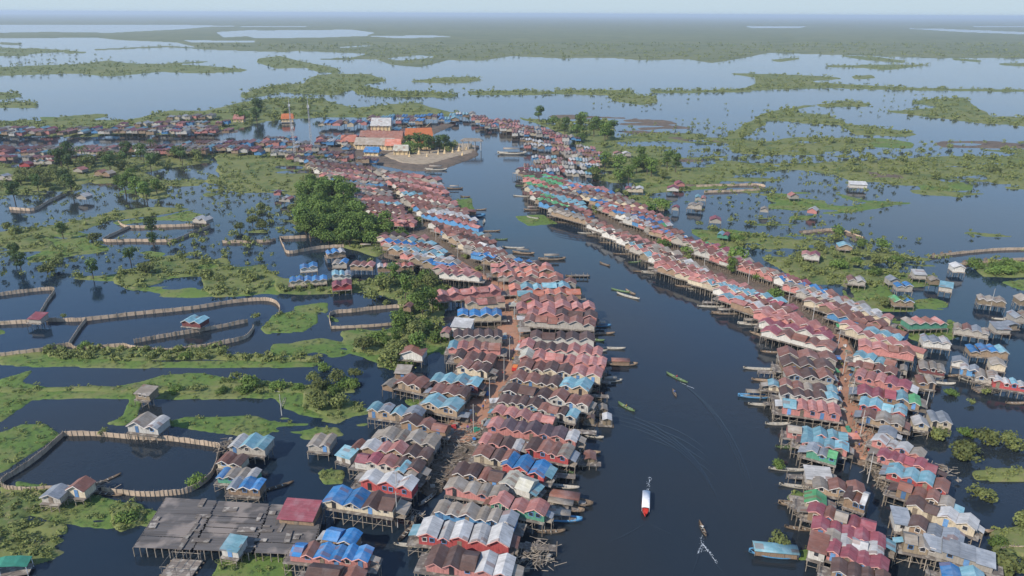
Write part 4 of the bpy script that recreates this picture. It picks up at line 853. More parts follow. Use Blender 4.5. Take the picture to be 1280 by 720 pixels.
def raft(px,py,w,d,label,cov=None,name='raft_house'):
    p=P(px,py,0); root=empty(name,p,random.uniform(-.2,.2)); mb=MB(); mb.box((0,0,.35),(w,d,.25)); 
    mb.build('deck',M['deck'],root)
    lg=MB()
    for i in range(4): lg.bar((-w/2-.4,-d/2+.3+i*(d-.6)/3,.12),(w/2+.4,-d/2+.3+i*(d-.6)/3,.12),.2,6)
    lg.build('float_log',M['hullw'],root)
    fr=MB()
    for x in(-w/2+.2,0,w/2-.2):
        for y in(-d/2+.2,d/2-.2): fr.bar((x,y,.4),(x,y,2.3),.06)
    for y in(-d/2+.2,d/2-.2): fr.bar((-w/2,y,2.25),(w/2,y,2.25),.06)
    for i in range(5): x=-w/2+.2+i*(w-.4)/4; fr.bar((x,-d/2-.3,2.35),(x,d/2+.3,2.35),.05)
    fr.build('frame',M['post'],root)
    if cov:
        c_=MB(); roof_mesh(c_,-w*.3,w*.45,-d/2-.3,d/2+.3,2.4,.5); c_.build('roof',RMAT[cov],root)
        b_=MB(); b_.box((w*.07,0,1.35),(w*.6,d*.7,1.7)); b_.build('wall',WMAT['thatch'],root)
    tag(root,label,'raft','timber rafts and floating sheds'); return root
raft(228,712,6,4.5,'bare timber frame raft in front of the plank platform')
raft(752,519,3.2,2.6,'small grey raft house upper of two off the left bank','T'); raft(757,531,3.4,2.8,'small pale raft house lower of two off the left bank','W'); raft(737,530,2.8,2.2,'dark little raft left of the two raft houses','n')
raft(764,449,4,2.2,'floating shed with a brown roof at the left bank','r') if False else None
raft(1232,488,6,3,'low timber raft below the grey two gabled house'); raft(1260,412,6,3,'small raft in open water at the right','S'); raft(735,580,4,3,'brown roofed floating hut near the blue gabled roof','r')
# ---------------------------------------------------------------- net fences
def fence(pts,label,h=1.4,closed=False):
    g=[P(x,y,0) for x,y in pts]
    fine=[]
    for i in range(len(g)-1):
        p0=g[max(0,i-1)];p1=g[i];p2=g[i+1];p3=g[min(len(g)-1,i+2)]
        for k in range(6):
            t=k/6; sm=t; c=.5*((2*p1)+(p2-p0)*t+(2*p0-5*p1+4*p2-p3)*t*t+(3*p1-p0-3*p2+p3)*t**3) if (p2-p1).length<4*max(1,(p1-p0).length or 99) else p1.lerp(p2,t); fine.append(c)
    fine.append(g[-1]); o0=fine[0].copy(); root=empty('net_fence',o0); mb=MB(); n=len(fine); vs=[];fs=[]
    for i,p in enumerate(fine):
        d=(fine[min(n-1,i+1)]-fine[max(0,i-1)]); d.normalize(); s=Vector((-d.y,d.x,0))*.05; q=p-o0; hh=h+random.uniform(-.16,.12); lean=Vector((-d.y,d.x,0))*random.uniform(-.06,.06)
        vs+=[q-s+Vector((0,0,-.3)),q-s+lean+Vector((0,0,hh)),q+s+lean+Vector((0,0,hh)),q+s+Vector((0,0,-.3))]
        if i: b=4*i; fs+=[(b-4+k,b-4+(k+1)%4,b+(k+1)%4,b+k) for k in range(4)]
    fs+=[(0,1,2,3),(4*n-1,4*n-2,4*n-3,4*n-4)]; mb.add(vs,fs); mb.build('netting',M['net'],root)
    dist=0; last=None; cnt=0; spots=[]
    for a,b in zip(fine,fine[1:]):
        L=(b-a).length; k=0
        while k<L:
            spots.append(a.lerp(b,k/L)-o0); k+=2.6
    if len(spots)>95: spots=[spots[int(i*len(spots)/95)] for i in range(95)]
    for s in spots:
        o=link('post',POST,root); o.location=(s.x+random.uniform(-.1,.1),s.y-.13,-.6); o.scale=(.55,.55,h+.6+random.uniform(.1,.5))
    tag(root,label,'fence','fish pen net fences')
fence([(80,545),(120,545),(165,549),(210,551),(250,556),(276,560)],'tan net fence along the upper side of the big lower left pen')
fence([(80,545),(68,556),(50,572),(28,588),(8,600),(2,607),(10,613),(40,615),(88,613)],'net fence round the left corner of the big lower left pen')
fence([(128,615),(170,620),(205,620),(235,616),(255,605),(268,590),(276,562)],'net fence along the lower right side of the big pen')
fence([(-30,375),(0,370),(30,366),(60,363),(69,365),(60,378),(51,394)],'net fence hooking round the pond at the left edge')
fence([(-30,408),(0,406),(38,404)],'short net fence left of the red roofed pen hut'); fence([(58,402),(86,402),(108,401),(170,394),(240,387),(290,379),(325,376),(342,378),(350,386),(349,394)],'longest tan net fence curving round the left ponds')
fence([(108,402),(100,412),(87,432)],'dark cross fence between the two left ponds'); fence([(-30,448),(0,446),(50,440),(85,433),(95,438),(115,437),(155,434)],'lower net fence running from the left edge')
fence([(155,434),(175,438),(205,440),(240,437),(275,431),(308,423),(318,410)],'net fence curving below the pale blue pen hut'); fence([(168,429),(200,423),(230,418),(270,411),(310,403)],'middle net fence passing under the pale blue pen hut')
fence([(414,411),(414,394),(445,390),(470,387),(506,386),(505,405)],'net fence round the narrow pen in the middle left'); fence([(414,411),(460,409),(505,405)],'low front fence of the narrow pen in the middle left',1.0)
fence([(12,262),(43,263),(62,253),(82,244)],'net fence in the pond below the far left scrub',1.5); fence([(148,279),(162,285),(210,284),(262,283),(240,293),(215,302),(170,302),(130,302),(145,293),(162,285)],'net fence round the diamond pen below the white shed')
fence([(350,299),(390,297),(427,293)],'upper net fence left of the dense grove'); fence([(350,299),(355,310),(362,317),(400,311),(430,309)],'lower net fence left of the dense grove'); fence([(278,304),(330,303),(345,301)],'short net fence left of the grove pens')
fence([(770,257),(800,259),(830,264)],'net fence of the ponds behind the right bank',1.4); fence([(870,234),(945,232),(950,238),(880,241)],'net fence round the far right long pond',1.4); fence([(1003,292),(1045,289),(1078,299)],'grey net fence in the upper right ponds',1.4)
fence([(1160,323),(1195,318),(1250,313),(1310,312)],'pale fence line along the upper right causeway',1.2); fence([(1198,332),(1240,328),(1310,323)],'pale fence line along the lower right causeway',1.2)
fence([(1250,690),(1265,687),(1300,690)],'pale curved fence at the lower right corner',1.0)
# ---------------------------------------------------------------- people
def person_mesh(name,pose='stand'):
    if pose=='sit': J=[(0,0,.15),(0,0,.42),(0,0,.62),(0,0,.72),(0,.02,.86),(.1,.02,.12),(.14,.42,.22),(.14,.45,-.12),(-.1,.02,.12),(-.14,.42,.22),(-.14,.45,-.12),(.19,0,.56),(.24,.1,.32),(.17,.3,.25),(-.19,0,.56),(-.24,.1,.32),(-.17,.3,.25)]
    else:
        w_=.28 if pose=='walk' else .03
        J=[(0,0,.92),(0,0,1.18),(0,0,1.40),(0,0,1.48),(0,.02,1.60),(.09,0,.88),(.10,w_*.6,.48),(.10,w_*.6,.05),(-.09,0,.88),(-.10,-w_*.2,.48),(-.10,-w_*1.2,.06),(.19,0,1.38),(.25,-.04-w_*.3,1.1),(.24,.08-w_*.2,.85),(-.19,0,1.38),(-.25,.02+w_*.4,1.1),(-.24,.12+w_*.4,.87)]
    E=[(0,1),(1,2),(2,3),(3,4),(0,5),(5,6),(6,7),(0,8),(8,9),(9,10),(2,11),(11,12),(12,13),(2,14),(14,15),(15,16)]
    rad=[.14,.13,.14,.055,.10,.085,.06,.04,.085,.06,.04,.06,.045,.033,.06,.045,.033]
    me=bpy.data.meshes.new(name); me.from_pydata(J,E,[]); o=bpy.data.objects.new('tmp',me); COL.objects.link(o)
    sk=o.modifiers.new('s','SKIN'); 
    for v,r_ in zip(me.skin_vertices[0].data,rad): v.radius=(r_,r_*.85)
    me.skin_vertices[0].data[0].use_root=True; su=o.modifiers.new('u','SUBSURF'); su.levels=1
    dg=bpy.context.evaluated_depsgraph_get(); out=bpy.data.meshes.new_from_object(o.evaluated_get(dg)); bpy.data.objects.remove(o); out.name=name
    out.materials.clear(); out.materials.append(M['skin']); return out
PM={k:person_mesh('body',k) for k in('stand','walk','sit')}
def clothes(pose,which):
    src=PM[pose]; zs={'stand':(.86,1.44,.0,.93),'walk':(.86,1.44,0,.93),'sit':(.18,.67,-.2,.30)}[pose]; me=bpy.data.meshes.new(which)
    lo,hi=(zs[0],zs[1]) if which=='shirt' else (zs[2]+.1,zs[3]); vs=[];fs=[];mp={}
    for p in src.polygons:
        c=p.center
        if lo<c.z<hi and not(which=='trousers' and abs(c.x)>.2) and not (which=='shirt' and abs(c.x)>.33):
            f=[]
            for vi in p.vertices:
                if vi not in mp: v=src.vertices[vi]; mp[vi]=len(vs); vs.append(tuple(v.co+v.normal*.02))
                f.append(mp[vi])
            fs.append(f)
    me.from_pydata(vs,[],fs); return me
CL={(p,w_):clothes(p,w_) for p in PM for w_ in('shirt','trousers')}
SH=[]
for p in PM:
    for i,mt in enumerate(M['shirts']):
        c=CL[(p,'shirt')].copy(); c.materials.append(mt); SH.append((p,i,c))
    CL[(p,'trousers')].materials.append(M['trouser'])
hm=MB(); n=8
for j in range(4):
    t=j/4*1.3; 
    for i in range(n): a=i/n*6.283; hm.v.append((math.cos(a)*.105*math.cos(t),math.sin(a)*.12*math.cos(t),math.sin(t)*.13))
for j in range(3):
    for i in range(n): hm.f.append((j*n+i,j*n+(i+1)%n,(j+1)*n+(i+1)%n,(j+1)*n+i))
hm.f.append(tuple(range(3*n,4*n))); HAIR=hm.mesh('hair',M['hair'])
SHN=['white','red','blue','yellow','violet']; PEOPLE=[]
def person(loc,rz,pose,shirt,label):
    e=empty('person',loc,rz); link('body',PM[pose],e)
    for p,i,c in SH:
        if p==pose and i==shirt: link('shirt',c,e)
    link('trousers',CL[(pose,'trousers')],e); o=link('hair',HAIR,e); o.location=(0,.005,1.63 if pose!='sit' else .885); tag(e,label,'person'); return e
k=0
ppl=[(590,530,'beside the timber heap where the road meets the water'),(584,538,'at the water end of the left earth road'),(603,512,'walking up the left earth road below the pink roofs'),(608,505,'on the left road beside the pink gabled row'),(596,522,'just above the timber heap on the left road'),(629,470,'right by the red truck on the left road'),(641,441,'on the left road above the red truck'),(638,425,'in the road shade near the cream shop'),(636,405,'on the left road beside the roadside tree'),(641,452,'at the left road edge above the red truck'),(628,365,'on the left road below the orange roofs'),(612,352,'on the left road beside the orange roofs'),(1050,440,'at the top of the right earth road'),(1056,478,'in the middle of the right earth road'),(1060,500,'on the right earth road by the pink row'),(1064,522,'on the lower right earth road'),(1070,545,'near the water end of the right earth road'),(1074,560,'at the water end of the right earth road')]
for i,(x,y,t) in enumerate(ppl):
    s=(i*3+1)%5; person(P(x+random.uniform(-1,1),y,1.15),random.uniform(0,6),'walk' if i%2 else 'stand',s,'person in a %s shirt %s'%(SHN[s],t))
# ---------------------------------------------------------------- boats
def make_boat(kind,hm):
    root=empty({'sampan':'rowing_boat','long':'wooden_longboat','covered':'covered_boat','tour':'tour_boat','house':'house_boat','barge':'roofed_barge'}[kind],(0,0,0)); L={'sampan':6,'long':10,'covered':10,'tour':12,'house':12,'barge':11}[kind]
    W={'sampan':1.0,'long':1.3,'covered':2.0,'tour':2.4,'house':3.0,'barge':3.4}[kind]; h=MB(); hull(h,L,W,.42 if kind in('sampan','long') else .7,rise=.45 if kind!='tour' else .6); h.build('hull',hm,root,True)
    if kind in('sampan','long'):
        for x in(-.3,0,.3): b_=MB(); b_.box((x*L*.6,0,.34),(.25,W*.8,.04)); b_.build('bench',M['hullpale'],root)
    else:
        d=MB(); d.box((0,0,.5),(L*.74,W*.72,.06)); d.build('deck',M['deck'],root); Lc=L*(.72 if kind=='tour' else .86 if kind=='barge' else .55); x0=-Lc/2-(.4 if kind=='tour' else 0 if kind=='barge' else .2)
        ro=MB(); n=7; pts=[]
        for i in range(n): a=math.pi*(i/(n-1)); pts.append((-math.cos(a)*W*.5,2.0+math.sin(a)*.35))
        vs=[(x,y,z) for x in(x0,x0+Lc) for y,z in pts]+[(x,y,z-.06) for x in(x0,x0+Lc) for y,z in pts]
        fs=[]
        for i in range(n-1): fs+=[(i,i+1,n+i+1,n+i),(2*n+i+1,2*n+i,3*n+i,3*n+i+1),(i,2*n+i,2*n+i+1,i+1),(n+i,n+i+1,3*n+i+1,3*n+i)]
        fs+=[(0,n,3*n,2*n),(n-1,3*n-1,4*n-1,2*n-1)]; ro.add(vs,fs); ro.build('canopy',{'tour':M['white'],'covered':RMAT['T'],'house':RMAT['r'],'barge':RMAT['b']}[kind],root,True)
        if kind in('house','barge'): b_=MB(); b_.box((x0+Lc/2,0,1.25),(Lc*.92,W*.8,1.45)); b_.build('cabin',WMAT['wood'],root)
        for i in range(4):
            for sy in(-1,1):
                p=MB(); x=x0+.2+(Lc-.4)*i/3; p.bar((x,sy*W*.46,.55),(x,sy*W*.46,2.02),.045); p.build('post',M['white'] if kind=='tour' else M['post'],root)
        if kind=='tour':
            for i in range(6): b_=MB(); b_.box((x0+.8+i*(Lc-1.4)/5,0,.85),(.45,W*.66,.08)); b_.box((x0+.6+i*(Lc-1.4)/5,0,1.1),(.06,W*.66,.5)); b_.build('seat',M['redp'],root)
            b_=MB(); b_.box((L*.33,0,.72),(1.6,W*.55,.28)); b_.build('foredeck',M['redp'],root)
    eng=MB(); eng.box((-L*.44,0,.75),(.5,.35,.35)); eng.bar((-L*.46,0,.7),(-L*.6,.1,-.1),.04); eng.build('motor',M['rubber'],root)
    return root
PROTO={}
for kd,hmn in(('sampan','hullw'),('sampan','hullg'),('long','hullw'),('long','hullpale'),('long','hullg'),('covered','hullb'),('covered','hullw'),('tour','redp'),('house','hullw'),('covered','hullpale'),('house','hullb')): PROTO[(kd,hmn)]=None
def boat(px,py,ang,kd,hmn,label,group='boats moored and moving on the water',s=1.0):
    pr=PROTO.get((kd,hmn))
    if pr is None: pr=make_boat(kd,M[hmn]); PROTO[(kd,hmn)]=pr; o=pr
    else: o=copy_tree(pr)
    p=P(px,py,0); o.location=(p.x,p.y,0); o.rotation_euler=(0,0,R(ang)); o.scale=(s,s,s); tag(o,label,'boat',group); return o
boat(807,632,-101,'tour','redp','white canopied tour boat with a red bow alone in the river',s=.7)
boat(846,473,128,'long','hullg','slim motor boat with a red load cutting a long wake',s=.8); boat(783,510,130,'sampan','hullg','yellow green rowing boat in open river left of centre',s=1.0)
boat(878,662,95,'sampan','hullw','small motor boat trailing white foam in the lower river',s=.8); boat(843,492,95,'sampan','hullw','tiny rowing boat below the wake crossing',s=.7)
boat(776,364,150,'long','hullg','green longboat upper of the pair in mid river',s=.8); boat(785,371,140,'long','hullpale','pale longboat lower of the pair in mid river',s=1.0); boat(788,366,120,'sampan','hullw','short boat right of the mid river pair')
boat(756,331,130,'sampan','hullw','lone small boat in the upper river'); boat(666,273,150,'sampan','hullpale','pale boat turning in the river below the far bend',s=1.2); boat(804,472,100,'sampan','hullw','little boat drifting above the river centre') if False else None
boat(776,456,-3,'house','hullw','wooden cabin longboat moored alone off the left bank',s=.85); boat(763,477,5,'covered','hullpale','pale covered boat below the cabin longboat',s=.7); boat(762,436,-5,'long','hullpale','pale longboat moored off the pink left bank roofs',s=1.0)
boat(748,408,0,'covered','hullb','blue covered boat moored by the left bank',s=.85); boat(750,418,5,'long','hullw','dark longboat just below the blue covered boat')
boat(740,546,-20,'sampan','hullpale','pale rowing boat floating off the left bank raft houses'); boat(707,628,-12,'house','hullw','brown cabin boat moored by the lower left bank',s=1.0); boat(690,618,-8,'long','hullb' if False else 'hullw','dark longboat behind the brown cabin boat',s=1.2); boat(698,650,-5,'covered','hullb','blue canopied boat below the brown cabin boat',s=1.0)
boat(697,572,-15,'long','hullg','green longboat tucked by the lower left bank houses'); boat(683,590,-5,'long','hullw','long dark boat under the blue gabled house')
boat(968,694,-8,'barge','hullb','pale blue roofed barge moored off the lower right bank',s=.9); boat(985,588,-5,'long','hullpale','pale longboat beneath the small right bank bush',s=.9); boat(945,497,-5,'covered','hullb','white canopied blue boat left of the right bank rows',s=1.0); boat(958,507,-3,'long','hullpale','pale longboat behind the white canopied blue boat')
boat(972,531,0,'sampan','hullpale','small pale boat below the blue canopied boat',s=1.1); boat(940,406,-3,'covered','hullpale','pale covered boat by the stilt row above the bend'); boat(938,388,-2,'covered','hullw','brown covered boat beside the bend stilts',s=.9); boat(950,462,-5,'long','hullpale','slim pale boat left of the brown right bank roofs')
boat(955,421,-40,'long','hullw','dark boat angled below the covered pair')
boat(876,362,5,'long','hullpale','pale longboat under the bend houses'); boat(860,359,-10,'long','hullw','dark longboat left of the pale one under bend houses'); boat(820,342,0,'covered','hullpale','grey covered boat by the upper right bank',s=1.2); boat(806,340,0,'long','hullw','dark longboat beside the grey covered boat')
boat(762,304,0,'long','hullw','dark boat beside the middle right bank piles'); boat(748,296,5,'covered','hullw','covered boat at the middle right bank',s=1.1); boat(735,292,0,'long','hullpale','pale boat left of the middle right bank covered boat')
boat(584,271,0,'house','hullb','large blue white ferry moored at the upper left bank',s=1.6); boat(545,213,0,'covered','hullpale','white boat moored below the temple point',s=1.5); boat(605,278,90,'sampan','hullpale','small white boat right of the large ferry',s=1.3); boat(722,346,0,'long','hullb' if False else 'hullw','boat at the tip of the orange roofed row'); boat(690,325,5,'covered','hullw','covered boat above the orange roofed row',s=1.2)
boat(527,614,-12,'sampan','hullpale','pale boat lying in the flooded lane upper one',s=1.0); boat(535,625,55,'sampan','hullpale','white boat slanting in the flooded lane'); boat(517,683,-5,'long','hullpale','long pale boat in the lower flooded lane',s=.8); boat(508,667,65,'sampan','hullw','dark boat slanting in the lower flooded lane'); boat(498,640,-15,'sampan','hullw','dark boat by the flooded lane left houses')
boat(135,600,50,'long','hullw','dark boat inside the big lower left pen',s=.6); boat(133,618,-10,'long','hullw','boat beside the brown pen hut',s=.8); boat(354,505,95,'long','hullpale','thin upright pale boat left of the grey houses',s=.6); boat(352,490,0,'sampan','hullpale','white boat by the lower green bank',s=.9); boat(345,610,30,'long','hullw','dark boat right of the four pen houses',s=.8)
boat(480,720,0,'long','hullpale','boat cut by the lower edge of the photo') if False else None
boat(1258,400,-5,'long','hullpale','pale boat by the right edge raft',s=1.0); boat(1195,470,10,'long','hullw','dark boat among the right water huts',s=.8); boat(1180,480,-10,'sampan','hullpale','small pale boat among the right water huts'); boat(1222,478,-25,'long','hullpale','pale longboat above the low timber raft'); boat(1210,665,-3,'long','hullw','thin dark boat right of the whitish gabled house'); boat(1270,505,0,'sampan','hullw','boat under the red walled long house')
boat(640,193,0,'covered','hullpale','white ferry raft in the far river bend',s=2.2); boat(458,310,0,'covered','hullpale','white covered boat behind the school',s=.9)
# moored boats along the banks
mo=0
for bank,pts,an in(('left bank',[(665,345,0),(655,318,0),(640,310,0),(628,300,5),(612,290,0),(596,262,0),(580,246,0),(566,236,0),(745,425,-5),(742,440,0),(740,470,-8),(735,490,-5),(730,500,-5),(725,565,-10),(700,590,-12),(695,608,-8),(700,636,-6),(690,665,0),(715,385,0),(722,395,0)],0),('right bank',[(690,272,0),(668,262,0),(655,246,0),(648,232,0),(708,278,0),(780,318,0),(795,328,0),(890,384,-5),(905,392,-8),(965,440,-5),(960,476,-4),(968,490,-5),(985,560,-5),(1000,610,-5),(1000,634,-8),(1000,663,0)],0)):
    pts=sorted(pts,key=lambda q:-q[1])
    for i,(x,y,a) in enumerate(pts,1):
        kd,hn=[('long','hullw'),('sampan','hullw'),('covered','hullw'),('long','hullpale'),('sampan','hullg'),('long','hullw')][i%6]
        boat(x+random.uniform(-3,3),y+random.uniform(-1,1),a+random.uniform(-14,14),kd,hn,'wooden boat moored against the %s houses, %s from the near end'%(bank,ordn(i)),'boats moored along the '+bank)
p=P(846,473); person((p.x,p.y,.38),R(40),'sit',1,'person in a red shirt sitting in the motor boat with wake'); p=P(878,662); person((p.x,p.y,.35),0,'sit',0,'person in a white shirt steering the foam trailing boat')
p=P(783,510); person((p.x,p.y,.38),R(40),'sit',3,'person in a yellow shirt sitting in the yellow green boat'); p=P(843,492); person((p.x,p.y,.35),0,'sit',2,'person in a blue shirt in the tiny boat below the wake')
# wakes: low ridges of disturbed water and foam
def ribbon(mb,pts,w,hh,z=.005):
    g=[P(*p) for p in pts]; f=[]
    for a,b in zip(g,g[1:]): f+= [a.lerp(b,k/6) for k in range(6)]
    f.append(g[-1]); n=len(f); vs=[];fs=[]
    for i,p in enumerate(f):
        d=(f[min(n-1,i+1)]-f[max(0,i-1)]).normalized(); s=Vector((-d.y,d.x,0)); e=math.sin(math.pi*i/(n-1))**.5; ww=w*e+.01
        vs+=[p-s*ww+Vector((0,0,-.03)),p-s*ww*.4+Vector((0,0,hh*e*.8)),p+s*ww*.4+Vector((0,0,hh*e*.8)),p+s*ww+Vector((0,0,-.03))]
        if i: b=4*i; fs+=[(b-4+k,b-3+k,b+1+k,b+k) for k in range(3)]
    mb.add(vs,fs)
wk=MB()
def arc(x0,y0,x1,y1,cx,cy,n=7): return [((1-t)**2*x0+2*t*(1-t)*cx+t*t*x1,(1-t)**2*y0+2*t*(1-t)*cy+t*t*y1) for t in [i/n for i in range(n+1)]]
for i in range(7): d=i*6; ribbon(wk,arc(850+d*.3,478+d*.3,930+d,600+d*1.2,900+d,510+d*.6) if i<3 else arc(760+d*.3,497+d*.9,905+d*.5-20,612+d-10,850+d*.6,518+d),.6,.09)
for i in range(4): ribbon(wk,arc(800,525+i*7,880+i*5,560+i*12,845,532+i*8),.5,.08)
for i in range(4): ribbon(wk,arc(680+i*4,285+i*3,760+i*6,300+i*2,715,293+i*3),.9,.13)
ribbon(wk,arc(880,678,905,716,888,700),.3,.06); ribbon(wk,arc(878,678,865,718,873,700),.3,.06); ribbon(wk,arc(805,655,760,678,785,670),.3,.05); ribbon(wk,arc(812,655,840,668,828,664),.3,.05)
tag(wk.build('water_ripples',M['water'],None,True),kind='structure')
def foam(pts,label,w=.12):
    mb=MB(); g=[P(*p) for p in pts]
    for a,b in zip(g,g[1:]):
        for k in range(30):
            if random.random()<.2: continue
            p=a.lerp(b,k/30); d=(b-a).normalized(); q=p+Vector((random.gauss(0,w),random.gauss(0,w),0)); s=random.uniform(.04,.11)
            mb.bar((q.x,q.y,.03),(q.x+d.x*s*3,q.y+d.y*s*3,.03),s*.5,5)
    tag(mb.build('wake_foam',M['foam']),label,'wake',kind='stuff')
foam([(877,668),(878,690)],'white foam trail behind the small lower river boat',.22); foam([(878,680),(888,692),(896,704)],'thin right foam arm behind the small lower river boat'); foam([(850,478),(868,486)],'foam behind the motor boat with a red load')
foam([(878,680),(872,692)],'thin left foam arm behind the small lower river boat')
foam([(809,616),(811,606),(813,596)],'short foam trail behind the white canopied tour boat',.2)
# ---------------------------------------------------------------- timber heaps, jetties, poles
def heap(px,py,w,d,n,label,name='timber_heap',mt='post'):
    p=P(px,py,.3); root=empty(name,(p.x,p.y,0)); mb=MB()
    for i in range(n):
        x=random.gauss(0,w/3);y=random.gauss(0,d/3); a=random.gauss(.3,.7); L=random.uniform(.8,3.2); z=.7+random.uniform(0,1.0); dz=random.gauss(0,.35)
        mb.bar((x-L/2*math.cos(a),y-L/2*math.sin(a),z-dz),(x+L/2*math.cos(a),y+L/2*math.sin(a),z+dz),random.uniform(.04,.1))
    mb.build('stacked_timber',M[mt],root); 
    for i in range(max(3,n//8)): b=MB(); b.box((random.gauss(0,w/3),random.gauss(0,d/3),random.uniform(.6,1.2)),(random.uniform(.5,1.6),random.uniform(.4,1.2),random.uniform(.1,.7)),random.uniform(0,3)); b.build('crate' if i%2 else 'board',[M['hullpale'],M['timber'],M['deck']][i%3],root)
    tag(root,label,'timber heap','heaps of timber and flotsam')
for i,(x,y,w,d,n,l) in enumerate([(578,553,9,7,90,'widest timber heap where the left road meets the flooded lane'),(560,577,6,7,60,'timber heap in the lane left of the taupe gabled row'),(548,600,5,7,50,'timber heap low in the flooded lane'),(1092,568,7,8,80,'timber heap left of the crimson six gabled row'),(1103,592,6,8,70,'timber heap left of the pale blue right bank row'),(1113,612,6,7,60,'timber heap beside the flooded right lane'),(1083,548,6,6,50,'timber heap at the end of the right earth road'),(660,405,5,4,40,'goods heap below the roadside tree'),(592,540,6,5,50,'heap of boards beside the left road water end'),(518,650,3,4,25,'timber heap left of the white gabled row'),(1140,680,5,6,50,'timber heap at the lower right lane'),(668,700,7,7,80,'timber and stilts heap right of the brown and white row'),(1005,640,4,6,50,'stilt timber heap left of the crimson rows'),(1184,594,4,4,26,'upright timber heap right of the crimson six gabled row'),(550,545,4,4,40,'timber heap behind the taupe land row'),(283,560,4,5,40,'timber heap at the upper right corner of the big pen'),(115,612,6,3,50,'timber heap right of the brown pen hut'),(500,600,4,5,40,'timber heap by the three white scalloped roofs')]):
    heap(x,y,w,d,n,l)
def jetty(px,py,L,ang,label):
    p=P(px,py,0); root=empty('jetty',p,R(ang)); mb=MB(); mb.box((0,0,1.25),(L,1.8,.12)); mb.build('deck',M['deck'],root)
    for i in range(int(L/1.6)+1):
        for sy in(-.8,.8):
            o=link('stilt',POST,root); o.location=(-L/2+.1+i*1.6,sy,-.8); o.scale=(.8,.8,2.0+random.uniform(0,1.1))
    tag(root,label,'jetty','jetties along the banks')
js=[(670,690,8,-5),(690,640,7,-6),(700,600,7,-8),(735,585,6,-6),(728,545,7,-8),(745,500,7,-5),(750,482,6,-5),(752,465,6,0),(730,400,6,0),(725,348,7,0),(660,330,8,0)]
for i,(x,y,L,a) in enumerate(js,1): jetty(x,y,L,a,'plank jetty on the left bank river side, %s from the near end'%ordn(i))
js=[(1003,640,6,-5),(1000,602,6,-5),(968,510,6,-5),(960,470,6,-5),(830,344,8,0),(890,382,7,-6),(760,300,8,0)]
for i,(x,y,L,a) in enumerate(js,1): jetty(x,y,L,a,'plank jetty on the right bank river side, %s from the near end'%ordn(i))
def pole(px,py,h,label,arm=True):
    p=P(px,py,.8); root=empty('utility_pole',(p.x,p.y,.3)); mb=MB(); mb.bar((0,0,-.6),(0,0,h),.13,8,.08); mb.build('post',M['concrete'],root)
    if arm: a=MB(); a.box((0,0,h-.5),(1.4,.1,.1)); 
    if arm:
        for x in(-.6,0,.6): a.bar((x,0,h-.45),(x,0,h-.25),.05,6)
        a.build('crossarm',M['timber'],root)
    tag(root,label,'pole','utility poles along the roads')
for i,(x,y) in enumerate([(497,655),(497,628),(592,540),(612,505),(630,478),(637,452),(650,430),(643,400),(630,368),(605,345),(572,325),(545,300),(528,285),(505,262),(485,240),(465,222)],1): pole(x,y,8.5,'pale concrete pole beside the left bank lane, %s from the near end'%ordn(i))
for i,(x,y) in enumerate([(1085,600),(1075,545),(1063,505),(1053,470),(1046,440),(1015,405),(985,380),(935,356),(880,336)],1): pole(x,y,8,'pale concrete pole beside the right bank lane, %s from the near end'%ordn(i))
for x,y,h,l in [(352,516,6,'lone pole standing in the water left of the grey houses'),(1155,520,8,'lone pole by the grey roofed house in the right water'),(1238,385,8,'lone pole in the upper right water')]: pole(x,y,h,l,False)
def mast(px,py,h,label):
    p=P(px,py,0); root=empty('lattice_mast',p); mb=MB(); w=1.1
    for k in range(3):
        a=k*2.094; mb.bar((w*math.cos(a),w*math.sin(a),0),(.25*math.cos(a),.25*math.sin(a),h),.14)
    for i in range(14):
        z0=h*i/14;z1=h*(i+1)/14; f=lambda z:w+(.25-w)*z/h
        for k in range(3): a=k*2.094;b=(k+1)*2.094; mb.bar((f(z0)*math.cos(a),f(z0)*math.sin(a),z0),(f(z1)*math.cos(b),f(z1)*math.sin(b),z1),.09)
    mb.build('lattice',M['metal'],root); a=MB(); a.bar((0,0,h-.2),(0,0,h+4),.1); a.build('antenna',M['white'],root)
    for k in range(3): d=MB(); d.box((.6*math.cos(k*2.1),.6*math.sin(k*2.1),h-2),(.4,.3,2),k*2.1); d.build('aerial_panel',M['white'],root)
    tag(root,label,'mast')
mast(365,170,28,'left one of the two tall lattice masts in the far village'); mast(390,190,36,'right one of the two tall lattice masts, nearer the street'); mast(369,197,24,'shortest lattice mast between the two tall ones')
